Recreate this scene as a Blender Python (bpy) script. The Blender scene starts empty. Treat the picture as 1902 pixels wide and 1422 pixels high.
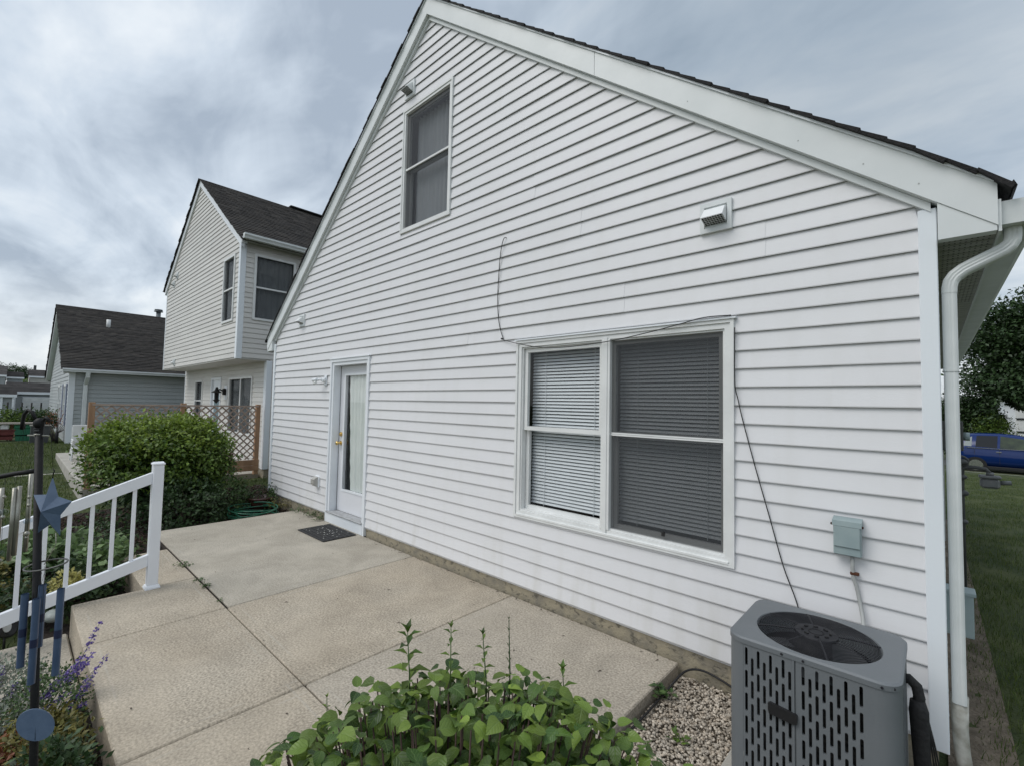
import bpy, math, random
import numpy as np
from mathutils import Vector, Matrix
random.seed(7); RNG = np.random.default_rng(11)
SC = bpy.context.scene; COL = SC.collection
R = math.radians
# ------------------------------------------------------------------ camera
CAMZ, CAMY = 1.684, -3.1
cam = bpy.data.cameras.new('camera'); camo = bpy.data.objects.new('camera', cam); COL.objects.link(camo)
right = Vector((0.73715615, 0.67541648, 0.02033212)); up = Vector((0.01741152, -0.04906536, 0.99864379)); fwd = Vector((-0.67549808, 0.7358024, 0.04792886))
camo.matrix_world = Matrix(((right.x, up.x, -fwd.x, 0), (right.y, up.y, -fwd.y, CAMY), (right.z, up.z, -fwd.z, CAMZ), (0, 0, 0, 1)))
cam.sensor_width = 36; cam.lens = 36 * 850.344 / 1902; cam.clip_start = .03; cam.clip_end = 2000
SC.camera = camo
SC.view_settings.view_transform = 'Standard'; SC.view_settings.look = 'None'; SC.view_settings.gamma = 1
SC.view_settings.exposure = 0.12
# ------------------------------------------------------------------ sky and sun
SUN_EL, SUN_AZ = 52, 205          # azimuth of the sun: degrees clockwise from +y
W = bpy.data.worlds.new('World'); SC.world = W; W.use_nodes = True
nt = W.node_tree; nt.nodes.clear(); N = nt.nodes.new; L = nt.links.new
def MATH(op, a, b=None, c=None, clamp=False):
    n = N('ShaderNodeMath'); n.operation = op; n.use_clamp = clamp
    for i, v in enumerate((a, b, c)):
        if v is None: continue
        if isinstance(v, (int, float)): n.inputs[i].default_value = v
        else: L(v, n.inputs[i])
    return n.outputs[0]
out = N('ShaderNodeOutputWorld'); bgn = N('ShaderNodeBackground'); L(bgn.outputs[0], out.inputs[0])
sky = N('ShaderNodeTexSky'); sky.sky_type = 'NISHITA'; sky.sun_disc = False
sky.sun_elevation = R(SUN_EL); sky.sun_rotation = R(SUN_AZ); sky.air_density = 1.2; sky.dust_density = 2
tc = N('ShaderNodeTexCoord'); sep = N('ShaderNodeSeparateXYZ'); L(tc.outputs['Generated'], sep.inputs[0])
den = MATH('ADD', MATH('MAXIMUM', sep.outputs[2], 0.0), 0.16)
comb = N('ShaderNodeCombineXYZ'); L(MATH('DIVIDE', sep.outputs[0], den), comb.inputs[0]); L(MATH('DIVIDE', sep.outputs[1], den), comb.inputs[1])
def noise(vec, scale, det, rough, dist, loc=(0, 0, 0), sc=(1, 1, 1), rot=0):
    m = N('ShaderNodeMapping'); m.inputs['Location'].default_value = loc; m.inputs['Scale'].default_value = sc; m.inputs['Rotation'].default_value = (0, 0, rot)
    L(vec, m.inputs[0]); n = N('ShaderNodeTexNoise'); L(m.outputs[0], n.inputs['Vector'])
    n.inputs['Scale'].default_value = scale; n.inputs['Detail'].default_value = det; n.inputs['Roughness'].default_value = rough; n.inputs['Distortion'].default_value = dist
    return n.outputs['Fac']
n1 = noise(comb.outputs[0], .62, 6, .55, .7, (3.1, 1.7, 0), (1, 1.5, 1), R(25))
n2 = noise(comb.outputs[0], 1.8, 6, .55, .4, (7, 2, 0), (1, 2.2, 1), R(32))
cl = MATH('ADD', MATH('MULTIPLY', n1, .68), MATH('MULTIPLY', n2, .32))
ramp = N('ShaderNodeValToRGB'); L(cl, ramp.inputs[0]); e = ramp.color_ramp
e.elements[0].position = .40; e.elements[0].color = (.39, .46, .55, 1)
e.elements[1].position = .60; e.elements[1].color = (.87, .92, .96, 1)
a = e.elements.new(.50); a.color = (.62, .70, .79, 1)
hz = N('ShaderNodeMapRange'); L(sep.outputs[2], hz.inputs[0]); hz.inputs[1].default_value = .0; hz.inputs[2].default_value = .20; hz.inputs[3].default_value = .75; hz.inputs[4].default_value = 0
mixh = N('ShaderNodeMixRGB'); L(hz.outputs[0], mixh.inputs[0]); L(ramp.outputs[0], mixh.inputs[1]); mixh.inputs[2].default_value = (.84, .87, .88, 1)
sk = N('ShaderNodeMixRGB'); sk.blend_type = 'MULTIPLY'; sk.inputs[0].default_value = 1; L(sky.outputs[0], sk.inputs[1]); sk.inputs[2].default_value = (.10, .10, .10, 1)
mx = N('ShaderNodeMixRGB'); mx.inputs[0].default_value = .9; L(sk.outputs[0], mx.inputs[1]); dt = N('ShaderNodeVectorMath'); dt.operation = 'DOT_PRODUCT'; L(tc.outputs['Generated'], dt.inputs[0]); dt.inputs[1].default_value = Vector((-.20, 1.0, .62)).normalized()
dk = N('ShaderNodeMapRange'); L(dt.outputs['Value'], dk.inputs[0]); dk.inputs[1].default_value = .84; dk.inputs[2].default_value = .99; dk.inputs[3].default_value = 0; dk.inputs[4].default_value = .58
mdk = N('ShaderNodeMixRGB'); L(dk.outputs[0], mdk.inputs[0]); L(mixh.outputs[0], mdk.inputs[1]); mdk.inputs[2].default_value = (.19, .26, .33, 1)
L(mdk.outputs[0], mx.inputs[2])
L(mx.outputs[0], bgn.inputs[0]); bgn.inputs[1].default_value = 1.0
sun = bpy.data.lights.new('sun', 'SUN'); sun.energy = 1.45; sun.angle = R(35); sun.color = (1, .97, .93)
suno = bpy.data.objects.new('sun', sun); COL.objects.link(suno)
sd = Vector((math.sin(R(SUN_AZ)) * math.cos(R(SUN_EL)), math.cos(R(SUN_AZ)) * math.cos(R(SUN_EL)), math.sin(R(SUN_EL))))
suno.rotation_euler = sd.to_track_quat('Z', 'Y').to_euler()
# ------------------------------------------------------------------ materials
MATS = {}
def mat(name, col, col2=None, rough=.6, scale=8, bump=0, bscale=60, metal=0, stretch=(1, 1, 1), objrand=0, spec=.5, detail=4, bdist=.01, contrast=(.35, .65), island=0, sss=0):
    if name in MATS: return MATS[name]
    m = bpy.data.materials.new(name); m.use_nodes = True; MATS[name] = m
    t = m.node_tree; b = t.nodes['Principled BSDF']; NN = t.nodes.new; LL = t.links.new
    b.inputs['Roughness'].default_value = rough; b.inputs['Metallic'].default_value = metal; b.inputs['Specular IOR Level'].default_value = spec
    tcn = NN('ShaderNodeTexCoord'); mp = NN('ShaderNodeMapping'); mp.inputs['Scale'].default_value = stretch
    geo = NN('ShaderNodeNewGeometry'); LL(geo.outputs['Position'], mp.inputs[0])
    nz = NN('ShaderNodeTexNoise'); nz.inputs['Scale'].default_value = scale; nz.inputs['Detail'].default_value = detail; LL(mp.outputs[0], nz.inputs['Vector'])
    rp = NN('ShaderNodeMapRange'); rp.inputs[1].default_value = contrast[0]; rp.inputs[2].default_value = contrast[1]; LL(nz.outputs['Fac'], rp.inputs[0])
    mixn = NN('ShaderNodeMixRGB'); LL(rp.outputs[0], mixn.inputs[0]); mixn.inputs[1].default_value = (*col, 1); mixn.inputs[2].default_value = (*(col2 or col), 1)
    last = mixn.outputs[0]
    if objrand or island:
        hs = NN('ShaderNodeHueSaturation'); mr = NN('ShaderNodeMapRange')
        if island: LL(geo.outputs['Random Per Island'], mr.inputs[0]); amt = island
        else:
            oi = NN('ShaderNodeObjectInfo'); LL(oi.outputs['Random'], mr.inputs[0]); amt = objrand
        mr.inputs[3].default_value = 1 - amt; mr.inputs[4].default_value = 1 + amt
        LL(mr.outputs[0], hs.inputs['Value']); LL(last, hs.inputs['Color']); last = hs.outputs[0]
    LL(last, b.inputs['Base Color'])
    if bump:
        bz = NN('ShaderNodeTexNoise'); bz.inputs['Scale'].default_value = bscale; bz.inputs['Detail'].default_value = 5; LL(mp.outputs[0], bz.inputs['Vector'])
        bn = NN('ShaderNodeBump'); bn.inputs['Strength'].default_value = bump; bn.inputs['Distance'].default_value = bdist
        LL(bz.outputs['Fac'], bn.inputs['Height']); LL(bn.outputs[0], b.inputs['Normal'])
    return m
def leafmat(name, c1, c2, rough=.5, veins=False, trans=.25, spread=.35):
    m = bpy.data.materials.new(name); m.use_nodes = True; MATS[name] = m
    t = m.node_tree; b = t.nodes['Principled BSDF']; NN = t.nodes.new; LL = t.links.new; o = t.nodes['Material Output']
    geo = NN('ShaderNodeNewGeometry'); oi = NN('ShaderNodeObjectInfo'); ad = NN('ShaderNodeMath'); ad.operation = 'ADD'
    LL(geo.outputs['Random Per Island'], ad.inputs[0]); LL(oi.outputs['Random'], ad.inputs[1])
    fr = NN('ShaderNodeMath'); fr.operation = 'FRACT'; LL(ad.outputs[0], fr.inputs[0])
    mx = NN('ShaderNodeMixRGB'); LL(fr.outputs[0], mx.inputs[0]); mx.inputs[1].default_value = (*c1, 1); mx.inputs[2].default_value = (*c2, 1)
    fr2 = NN('ShaderNodeMath'); fr2.operation = 'FRACT'; m7 = NN('ShaderNodeMath'); m7.operation = 'MULTIPLY'; m7.inputs[1].default_value = 7.13; LL(fr.outputs[0], m7.inputs[0]); LL(m7.outputs[0], fr2.inputs[0])
    mr = NN('ShaderNodeMapRange'); mr.inputs[3].default_value = 1 - spread; mr.inputs[4].default_value = 1 + spread; LL(fr2.outputs[0], mr.inputs[0])
    hs = NN('ShaderNodeHueSaturation'); LL(mr.outputs[0], hs.inputs['Value']); LL(mx.outputs[0], hs.inputs['Color'])
    col = hs.outputs[0]; b.inputs['Roughness'].default_value = rough
    if veins:
        uv = NN('ShaderNodeUVMap'); sp = NN('ShaderNodeSeparateXYZ'); LL(uv.outputs[0], sp.inputs[0])
        def M(op, a, bb=None):
            n = NN('ShaderNodeMath'); n.operation = op
            for i, v in enumerate((a, bb)):
                if v is None: continue
                if isinstance(v, (int, float)): n.inputs[i].default_value = v
                else: LL(v, n.inputs[i])
            return n.outputs[0]
        ax = M('ABSOLUTE', M('SUBTRACT', sp.outputs[0], .5))
        side = M('POWER', M('ABSOLUTE', M('SINE', M('MULTIPLY', M('SUBTRACT', sp.outputs[1], M('MULTIPLY', ax, .9)), 17))), 14)
        side = M('SUBTRACT', 1, side)                       # thin dips at the side veins
        v1 = M('POWER', M('ABSOLUTE', M('COSINE', M('MULTIPLY', M('SUBTRACT', sp.outputs[1], M('MULTIPLY', ax, .9)), 17))), 18)
        mid = M('MAXIMUM', M('SUBTRACT', 1, M('MULTIPLY', ax, 22)), 0)
        vein = M('MAXIMUM', M('MULTIPLY', v1, .7), mid)
        mv = NN('ShaderNodeMixRGB'); LL(M('MULTIPLY', vein, .35), mv.inputs[0]); LL(col, mv.inputs[1]); mv.inputs[2].default_value = (.22, .34, .09, 1); col = mv.outputs[0]
        bn = NN('ShaderNodeBump'); bn.inputs['Strength'].default_value = .5; bn.inputs['Distance'].default_value = .003; bn.invert = True
        LL(vein, bn.inputs['Height']); LL(bn.outputs[0], b.inputs['Normal'])
    LL(col, b.inputs['Base Color'])
    tr = NN('ShaderNodeBsdfTranslucent'); LL(col, tr.inputs[0]); ms = NN('ShaderNodeMixShader'); ms.inputs[0].default_value = trans
    LL(b.outputs[0], ms.inputs[1]); LL(tr.outputs[0], ms.inputs[2]); LL(ms.outputs[0], o.inputs[0])
    return m
def glassmat(name, tint=(.98, .985, .985), rough=0.01, dark=0.0, tr=1.0):
    m = bpy.data.materials.new(name); m.use_nodes = True; MATS[name] = m
    t = m.node_tree; t.nodes.clear(); NN = t.nodes.new; LL = t.links.new; o = NN('ShaderNodeOutputMaterial')
    a = NN('ShaderNodeBsdfTransparent'); a.inputs[0].default_value = (*tint, 1); g = NN('ShaderNodeBsdfGlossy'); g.inputs['Roughness'].default_value = rough
    f = NN('ShaderNodeFresnel'); f.inputs[0].default_value = 1.5; ms = NN('ShaderNodeMixShader'); ge = NN('ShaderNodeNewGeometry'); fb = NN('ShaderNodeMath'); fb.operation = 'SUBTRACT'; fb.inputs[0].default_value = 1; fm = NN('ShaderNodeMath'); fm.operation = 'MULTIPLY'
    LL(ge.outputs['Backfacing'], fb.inputs[1]); LL(f.outputs[0], fm.inputs[0]); LL(fb.outputs[0], fm.inputs[1]); LL(fm.outputs[0], ms.inputs[0]); LL(a.outputs[0], ms.inputs[1]); LL(g.outputs[0], ms.inputs[2]); LL(ms.outputs[0], o.inputs[0])
    return m
def screenmat(name, dens, col=(.05, .055, .06)):
    m = bpy.data.materials.new(name); m.use_nodes = True; MATS[name] = m
    t = m.node_tree; t.nodes.clear(); NN = t.nodes.new; LL = t.links.new; o = NN('ShaderNodeOutputMaterial')
    a = NN('ShaderNodeBsdfTransparent'); d = NN('ShaderNodeBsdfDiffuse'); d.inputs[0].default_value = (*col, 1)
    ms = NN('ShaderNodeMixShader'); ms.inputs[0].default_value = dens; LL(a.outputs[0], ms.inputs[1]); LL(d.outputs[0], ms.inputs[2]); LL(ms.outputs[0], o.inputs[0])
    return m
SID = mat('vinyl_siding', (.70, .70, .712), (.735, .735, .748), .5, 1.3, .25, 90, stretch=(.6, .6, 3), objrand=.010, bdist=.002)
SID2 = mat('cream_vinyl_siding', (.60, .585, .555), (.66, .645, .61), .5, 1.3, .2, 70, stretch=(.6, .6, 3), objrand=.03, bdist=.002)
SID3 = mat('grey_vinyl_siding', (.37, .40, .405), (.42, .445, .45), .5, 1.3, .2, 70, stretch=(.6, .6, 3), island=.03)
TRIM = mat('white_trim', (.74, .77, .80), (.80, .83, .86), .4, 2, .08, 40)
FASC = mat('fascia_metal', (.67, .70, .70), (.73, .755, .755), .35, 3, .15, 12, stretch=(1, 1, 1), bdist=.004)
POSTW = mat('corner_post_vinyl', (.76, .80, .84), (.81, .85, .88), .35, 1, .05, 60)
WTRIM = mat('window_vinyl', (.70, .71, .70), (.77, .78, .77), .4, 5, .1, 80)
GUT = mat('gutter_metal', (.63, .66, .65), (.71, .735, .73), .4, 6, .1, 30)
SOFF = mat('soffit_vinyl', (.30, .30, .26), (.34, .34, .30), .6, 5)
SHING = mat('black_shingle', (.010, .010, .011), (.022, .020, .020), .9, 40, .8, 200, objrand=.3)
SHING2 = mat('brown_grey_shingle', (.016, .014, .013), (.038, .033, .028), .95, 5, .8, 120, island=.28, detail=8)
SHING3 = mat('far_grey_shingle', (.075, .07, .068), (.12, .11, .105), .95, 2, .5, 60, island=.15)
FOUND = mat('foundation_concrete', (.33, .29, .21), (.22, .20, .16), .9, 9, .6, 70, detail=8, contrast=(.42, .68))
CONC1 = mat('patio_grey_concrete', (.36, .34, .30), (.43, .41, .365), .85, 3.0, .35, 130, detail=10, bdist=.004)
DARK = mat('interior_dark', (.02, .022, .025), None, .9)
BLACK = mat('black_metal', (.006, .006, .007), (.012, .012, .012), .55, 20, .1, 60, spec=.25)
BLACKP = mat('black_plastic', (.014, .014, .015), None, .5)
RUBBER = mat('black_rubber', (.016, .016, .017), (.03, .03, .03), .7, 60, .5, 90)
BRASS = mat('brass', (.75, .55, .22), None, .25, metal=1)
WPVC = mat('white_pvc', (.78, .80, .84), (.82, .84, .87), .35, 3)
ACG = mat('ac_grey_paint', (.135, .148, .158), (.155, .168, .178), .5, 4, .08, 150, contrast=(.3, .7))
ACD = mat('ac_dark_guard', (.014, .015, .018), (.022, .022, .026), .6, 20, spec=.3)
BOXG = mat('grey_green_box_paint', (.27, .34, .35), (.31, .38, .385), .45, 10)
COND = mat('grey_conduit', (.38, .39, .38), None, .5)
BLUEM = mat('blue_grey_metal', (.075, .115, .185), (.095, .14, .215), .42, 30, .25, 160, bdist=.002)
BLUET = mat('blue_tube_paint', (.045, .075, .14), (.065, .10, .17), .38, 15, .1, 60)
SILV = mat('dull_aluminium', (.30, .29, .25), (.38, .37, .32), .35, 20, metal=.6)
WOOD = mat('cedar_wood', (.42, .25, .145), (.31, .175, .10), .8, 6, .4, 60, stretch=(1, 1, .25), detail=8)
LATH = mat('lattice_wood', (.42, .32, .26), (.34, .255, .205), .85, 12, .3, 60, objrand=.15, detail=6)
DIRT = mat('brown_dirt', (.12, .098, .070), (.22, .18, .135), 1, 7, 1, 50, detail=10, bdist=.03)
MULCH = mat('dark_mulch_soil', (.018, .013, .010), (.045, .032, .024), 1, 20, 1, 70, detail=10, bdist=.03)
GRASSG = mat('lawn_soil', (.026, .044, .010), (.070, .085, .026), 1, 2.2, .8, 40, detail=10, bdist=.03)
BLADE = leafmat('grass_blade', (.050, .088, .016), (.11, .145, .035), .6, trans=.3)
BARK = mat('bark', (.06, .045, .035), (.10, .08, .06), .9, 20, .6, 50)
STEM = mat('dark_red_stem', (.045, .022, .018), (.07, .04, .03), .7, 40)
SHRUBL = leafmat('shrub_leaf', (.032, .085, .018), (.19, .275, .042), .45, True, .24, .42)
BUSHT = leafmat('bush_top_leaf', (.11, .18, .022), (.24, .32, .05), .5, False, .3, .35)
BUSHL = leafmat('bush_leaf', (.050, .105, .014), (.14, .21, .032), .5, False, .25, .45)
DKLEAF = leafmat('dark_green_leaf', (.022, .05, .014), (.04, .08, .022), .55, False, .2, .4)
MIDLEAF = leafmat('mid_green_leaf', (.05, .10, .03), (.085, .14, .04), .55, False, .25, .4)
HOSTA = leafmat('pale_green_leaf', (.10, .17, .06), (.16, .24, .09), .5, False, .25, .3)
YELLEAF = leafmat('yellow_variegated_leaf', (.32, .30, .07), (.50, .46, .18), .5, False, .25, .3)
GREYLEAF = leafmat('silver_leaf', (.17, .20, .15), (.27, .30, .24), .6, False, .2, .3)
REDLEAF = leafmat('rusty_red_leaf', (.16, .045, .022), (.26, .10, .04), .5, False, .25, .4)
GOLDLEAF = leafmat('golden_green_leaf', (.12, .12, .025), (.20, .17, .045), .5, False, .25, .35)
PURPLE = leafmat('purple_petal', (.13, .085, .34), (.25, .18, .50), .6, False, .3, .3)
GLASS = glassmat('window_glass'); GLASSC = glassmat('clear_bead_glass', (.85, .9, .95))
SCREEN = screenmat('insect_screen', .60, (.075, .08, .085))
SCREENU = screenmat('upper_insect_screen', .50, (.09, .095, .105))
SCREEN2 = screenmat('insect_screen_far', .5, (.04, .045, .05))
BLINDM = mat('white_blind', (.62, .65, .67), None, .4)
CURT = mat('pale_green_curtain', (.66, .70, .67), (.74, .77, .74), .8, 3)
CURT2 = mat('grey_sheer_curtain', (.70, .73, .76), (.80, .83, .86), .8, 3)
BLUEC = mat('blue_car_paint', (.002, .020, .115), None, .15, spec=.5)
CARG = mat('dark_car_glass', (.008, .009, .011), None, .05)
TIRE = mat('tyre_rubber', (.012, .012, .012), None, .8)
SILVER = mat('bright_metal', (.6, .6, .6), None, .2, metal=1)
ASPH = mat('asphalt', (.06, .06, .062), (.09, .088, .085), .9, 5, .4, 80)
CURB = mat('pale_road_concrete', (.30, .29, .27), (.36, .35, .33), .9, 5, .3, 60)
REDP = mat('faded_red_plastic', (.10, .016, .014), (.14, .03, .025), .6, 8)
GREENP = mat('green_plastic', (.012, .13, .065), None, .5)
DGREY = mat('dark_grey_plastic', (.05, .055, .055), (.07, .072, .07), .6, 6)
WPLA = mat('white_plastic', (.62, .63, .62), (.70, .71, .70), .5, 5)
TERRA = mat('brown_glazed_pot', (.045, .018, .014), (.07, .028, .02), .35, 12)
HOSEM = mat('green_hose', (.015, .095, .055), (.02, .13, .075), .35, 20)
STONEW = mat('pale_grey_stone', (.30, .34, .33), (.38, .41, .39), .6, 25, .3, 60)
PIPEB = mat('black_foam_insulation', (.010, .010, .011), (.018, .018, .018), .8, 30, .6, 60)
RUST = mat('rusty_metal', (.10, .035, .015), (.05, .02, .012), .9, 60)

def patio_material(name, c1, c2, speck=1.0):
    m = mat(name, c1, c2, .85, 1.6, .45, 150, detail=9, bdist=.004, contrast=(.3, .7))
    t = m.node_tree; NN = t.nodes.new; LL = t.links.new; b = t.nodes['Principled BSDF']
    src = b.inputs['Base Color'].links[0].from_socket; geo = NN('ShaderNodeNewGeometry')
    nz = NN('ShaderNodeTexNoise'); nz.inputs['Scale'].default_value = 75; nz.inputs['Detail'].default_value = 3; LL(geo.outputs['Position'], nz.inputs['Vector'])
    mr = NN('ShaderNodeMapRange'); mr.inputs[1].default_value = .3; mr.inputs[2].default_value = .7; mr.inputs[3].default_value = 1 - .28 * speck; mr.inputs[4].default_value = 1 + .24 * speck; LL(nz.outputs['Fac'], mr.inputs[0])
    hs = NN('ShaderNodeHueSaturation'); LL(mr.outputs[0], hs.inputs['Value']); LL(src, hs.inputs['Color'])
    n2 = NN('ShaderNodeTexNoise'); n2.inputs['Scale'].default_value = .9; n2.inputs['Detail'].default_value = 6; n2.inputs['Distortion'].default_value = 1.2; LL(geo.outputs['Position'], n2.inputs['Vector'])
    m2 = NN('ShaderNodeMapRange'); m2.inputs[1].default_value = .52; m2.inputs[2].default_value = .62; m2.inputs[4].default_value = .30; LL(n2.outputs['Fac'], m2.inputs[0])
    mx = NN('ShaderNodeMixRGB'); mx.blend_type = 'MIX'; LL(m2.outputs[0], mx.inputs[0]); LL(hs.outputs[0], mx.inputs[1]); mx.inputs[2].default_value = (c1[0] * 1.35, c1[1] * 1.36, c1[2] * 1.38, 1)
    # tooled border lines beside the joints and dark blotches
    sp_ = NN('ShaderNodeSeparateXYZ'); LL(geo.outputs['Position'], sp_.inputs[0]); last = mx.outputs[0]
    def M(op, a, c=None, cl=False):
        n_ = NN('ShaderNodeMath'); n_.operation = op; n_.use_clamp = cl
        for i_, v_ in enumerate((a, c)):
            if v_ is None: continue
            if isinstance(v_, (int, float)): n_.inputs[i_].default_value = v_
            else: LL(v_, n_.inputs[i_])
        return n_.outputs[0]
    acc = None
    for k_, c_ in ((0, -4.25), (0, -2.78), (1, -1.84), (1, -2.7), (0, -1.265)):
        d_ = M('ABSOLUTE', M('SUBTRACT', sp_.outputs[k_], c_)); ln_ = M('SUBTRACT', 1, M('MULTIPLY', M('ABSOLUTE', M('SUBTRACT', d_, .075)), 90), True); acc = ln_ if acc is None else M('MAXIMUM', acc, ln_)
    n3 = NN('ShaderNodeTexNoise'); n3.inputs['Scale'].default_value = 2.2; n3.inputs['Detail'].default_value = 5; LL(geo.outputs['Position'], n3.inputs['Vector'])
    f3 = NN('ShaderNodeMapRange'); f3.inputs[1].default_value = .45; f3.inputs[2].default_value = .6; f3.inputs[4].default_value = .40; LL(n3.outputs['Fac'], f3.inputs[0])
    m3 = NN('ShaderNodeMixRGB'); LL(M('MULTIPLY', acc, f3.outputs[0]), m3.inputs[0]); LL(last, m3.inputs[1]); m3.inputs[2].default_value = (.50, .47, .41, 1); last = m3.outputs[0]
    n4 = NN('ShaderNodeTexNoise'); n4.inputs['Scale'].default_value = 3.1; n4.inputs['Detail'].default_value = 9; n4.inputs['Roughness'].default_value = .65; n4.inputs['Distortion'].default_value = .6; LL(geo.outputs['Position'], n4.inputs['Vector'])
    f4 = NN('ShaderNodeMapRange'); f4.inputs[1].default_value = .38; f4.inputs[2].default_value = .66; f4.inputs[3].default_value = 1.08; f4.inputs[4].default_value = .88; LL(n4.outputs['Fac'], f4.inputs[0])
    h4 = NN('ShaderNodeHueSaturation'); LL(f4.outputs[0], h4.inputs['Value']); LL(last, h4.inputs['Color']); last = h4.outputs[0]
    LL(last, b.inputs['Base Color'])
    return m
PAT_T = patio_material('patio_tan_aggregate', (.365, .312, .240), (.45, .395, .315), 1.5)
PAT_G = patio_material('patio_grey_smooth', (.36, .325, .266), (.445, .405, .338), 1.0)
PAT_M = patio_material('patio_mid_aggregate', (.35, .308, .245), (.44, .39, .32), 1.3)
def foundation_stain():
    m = FOUND; t = m.node_tree; NN = t.nodes.new; LL = t.links.new; b = t.nodes['Principled BSDF']
    src = b.inputs['Base Color'].links[0].from_socket; geo = NN('ShaderNodeNewGeometry')
    mp = NN('ShaderNodeMapping'); mp.inputs['Scale'].default_value = (1, 1, 1.6); LL(geo.outputs['Position'], mp.inputs[0])
    nz = NN('ShaderNodeTexNoise'); nz.inputs['Scale'].default_value = 14; nz.inputs['Detail'].default_value = 8; nz.inputs['Roughness'].default_value = .7; LL(mp.outputs[0], nz.inputs['Vector'])
    mr = NN('ShaderNodeMapRange'); mr.inputs[1].default_value = .54; mr.inputs[2].default_value = .62; mr.inputs[4].default_value = .75; LL(nz.outputs['Fac'], mr.inputs[0])
    mx = NN('ShaderNodeMixRGB'); LL(mr.outputs[0], mx.inputs[0]); LL(src, mx.inputs[1]); mx.inputs[2].default_value = (.075, .07, .055, 1); LL(mx.outputs[0], b.inputs['Base Color'])
foundation_stain()
def siding_dirt(m, amt=.35):
    t = m.node_tree; NN = t.nodes.new; LL = t.links.new; b = t.nodes['Principled BSDF']; src = b.inputs['Base Color'].links[0].from_socket
    geo = NN('ShaderNodeNewGeometry'); mp = NN('ShaderNodeMapping'); mp.inputs['Scale'].default_value = (9, 9, 1.2); LL(geo.outputs['Position'], mp.inputs[0])
    nz = NN('ShaderNodeTexNoise'); nz.inputs['Scale'].default_value = 1.0; nz.inputs['Detail'].default_value = 6; LL(mp.outputs[0], nz.inputs['Vector'])
    sp_ = NN('ShaderNodeSeparateXYZ'); LL(geo.outputs['Position'], sp_.inputs[0]); lo = NN('ShaderNodeMapRange'); LL(sp_.outputs[2], lo.inputs[0]); lo.inputs[1].default_value = .10; lo.inputs[2].default_value = .55; lo.inputs[3].default_value = .55; lo.inputs[4].default_value = .12
    f = NN('ShaderNodeMapRange'); f.inputs[1].default_value = .48; f.inputs[2].default_value = .72; LL(nz.outputs['Fac'], f.inputs[0])
    mu = NN('ShaderNodeMath'); mu.operation = 'MULTIPLY'; LL(f.outputs[0], mu.inputs[0]); LL(lo.outputs[0], mu.inputs[1])
    mx = NN('ShaderNodeMixRGB'); LL(mu.outputs[0], mx.inputs[0]); LL(src, mx.inputs[1]); mx.inputs[2].default_value = (.56, .55, .51, 1); LL(mx.outputs[0], b.inputs['Base Color'])
siding_dirt(SID)
# ------------------------------------------------------------------ object helpers
def tag(o, label=None, cat=None, group=None, kind=None):
    if label: o['label'] = label
    if cat: o['category'] = cat
    if group: o['group'] = group
    if kind: o['kind'] = kind
    return o
def link(o, parent=None):
    COL.objects.link(o)
    if parent is not None:
        o.parent = parent
        if parent.type == 'EMPTY': o.matrix_parent_inverse = Matrix.Translation(-parent.location)
    return o
def thing(name, label, cat, loc=(0, 0, 0), group=None, kind=None):
    o = bpy.data.objects.new(name, None); o.empty_display_size = .1; o.location = loc; COL.objects.link(o)
    return tag(o, label, cat, group, kind)
def mesh_np(name, V, F, mtl, parent=None, smooth=False, uv=None, kind=None, label=None):
    """V (n,3) array, F (m,k) array of equal sized faces"""
    me = bpy.data.meshes.new(name); V = np.asarray(V, np.float32); F = np.asarray(F, np.int32); k = F.shape[1]
    me.vertices.add(len(V)); me.vertices.foreach_set('co', V.ravel())
    me.loops.add(F.size); me.loops.foreach_set('vertex_index', F.ravel())
    me.polygons.add(len(F)); me.polygons.foreach_set('loop_start', np.arange(0, F.size, k, dtype=np.int32)); me.polygons.foreach_set('loop_total', np.full(len(F), k, np.int32))
    if smooth: me.polygons.foreach_set('use_smooth', np.ones(len(F), bool))
    me.update(calc_edges=True)
    if uv is not None:
        u = me.uv_layers.new(name='UVMap'); u.data.foreach_set('uv', np.asarray(uv, np.float32)[F.ravel()].ravel())
    me.materials.append(mtl); o = bpy.data.objects.new(name, me); link(o, parent); tag(o, label, kind=kind)
    return o
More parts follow.
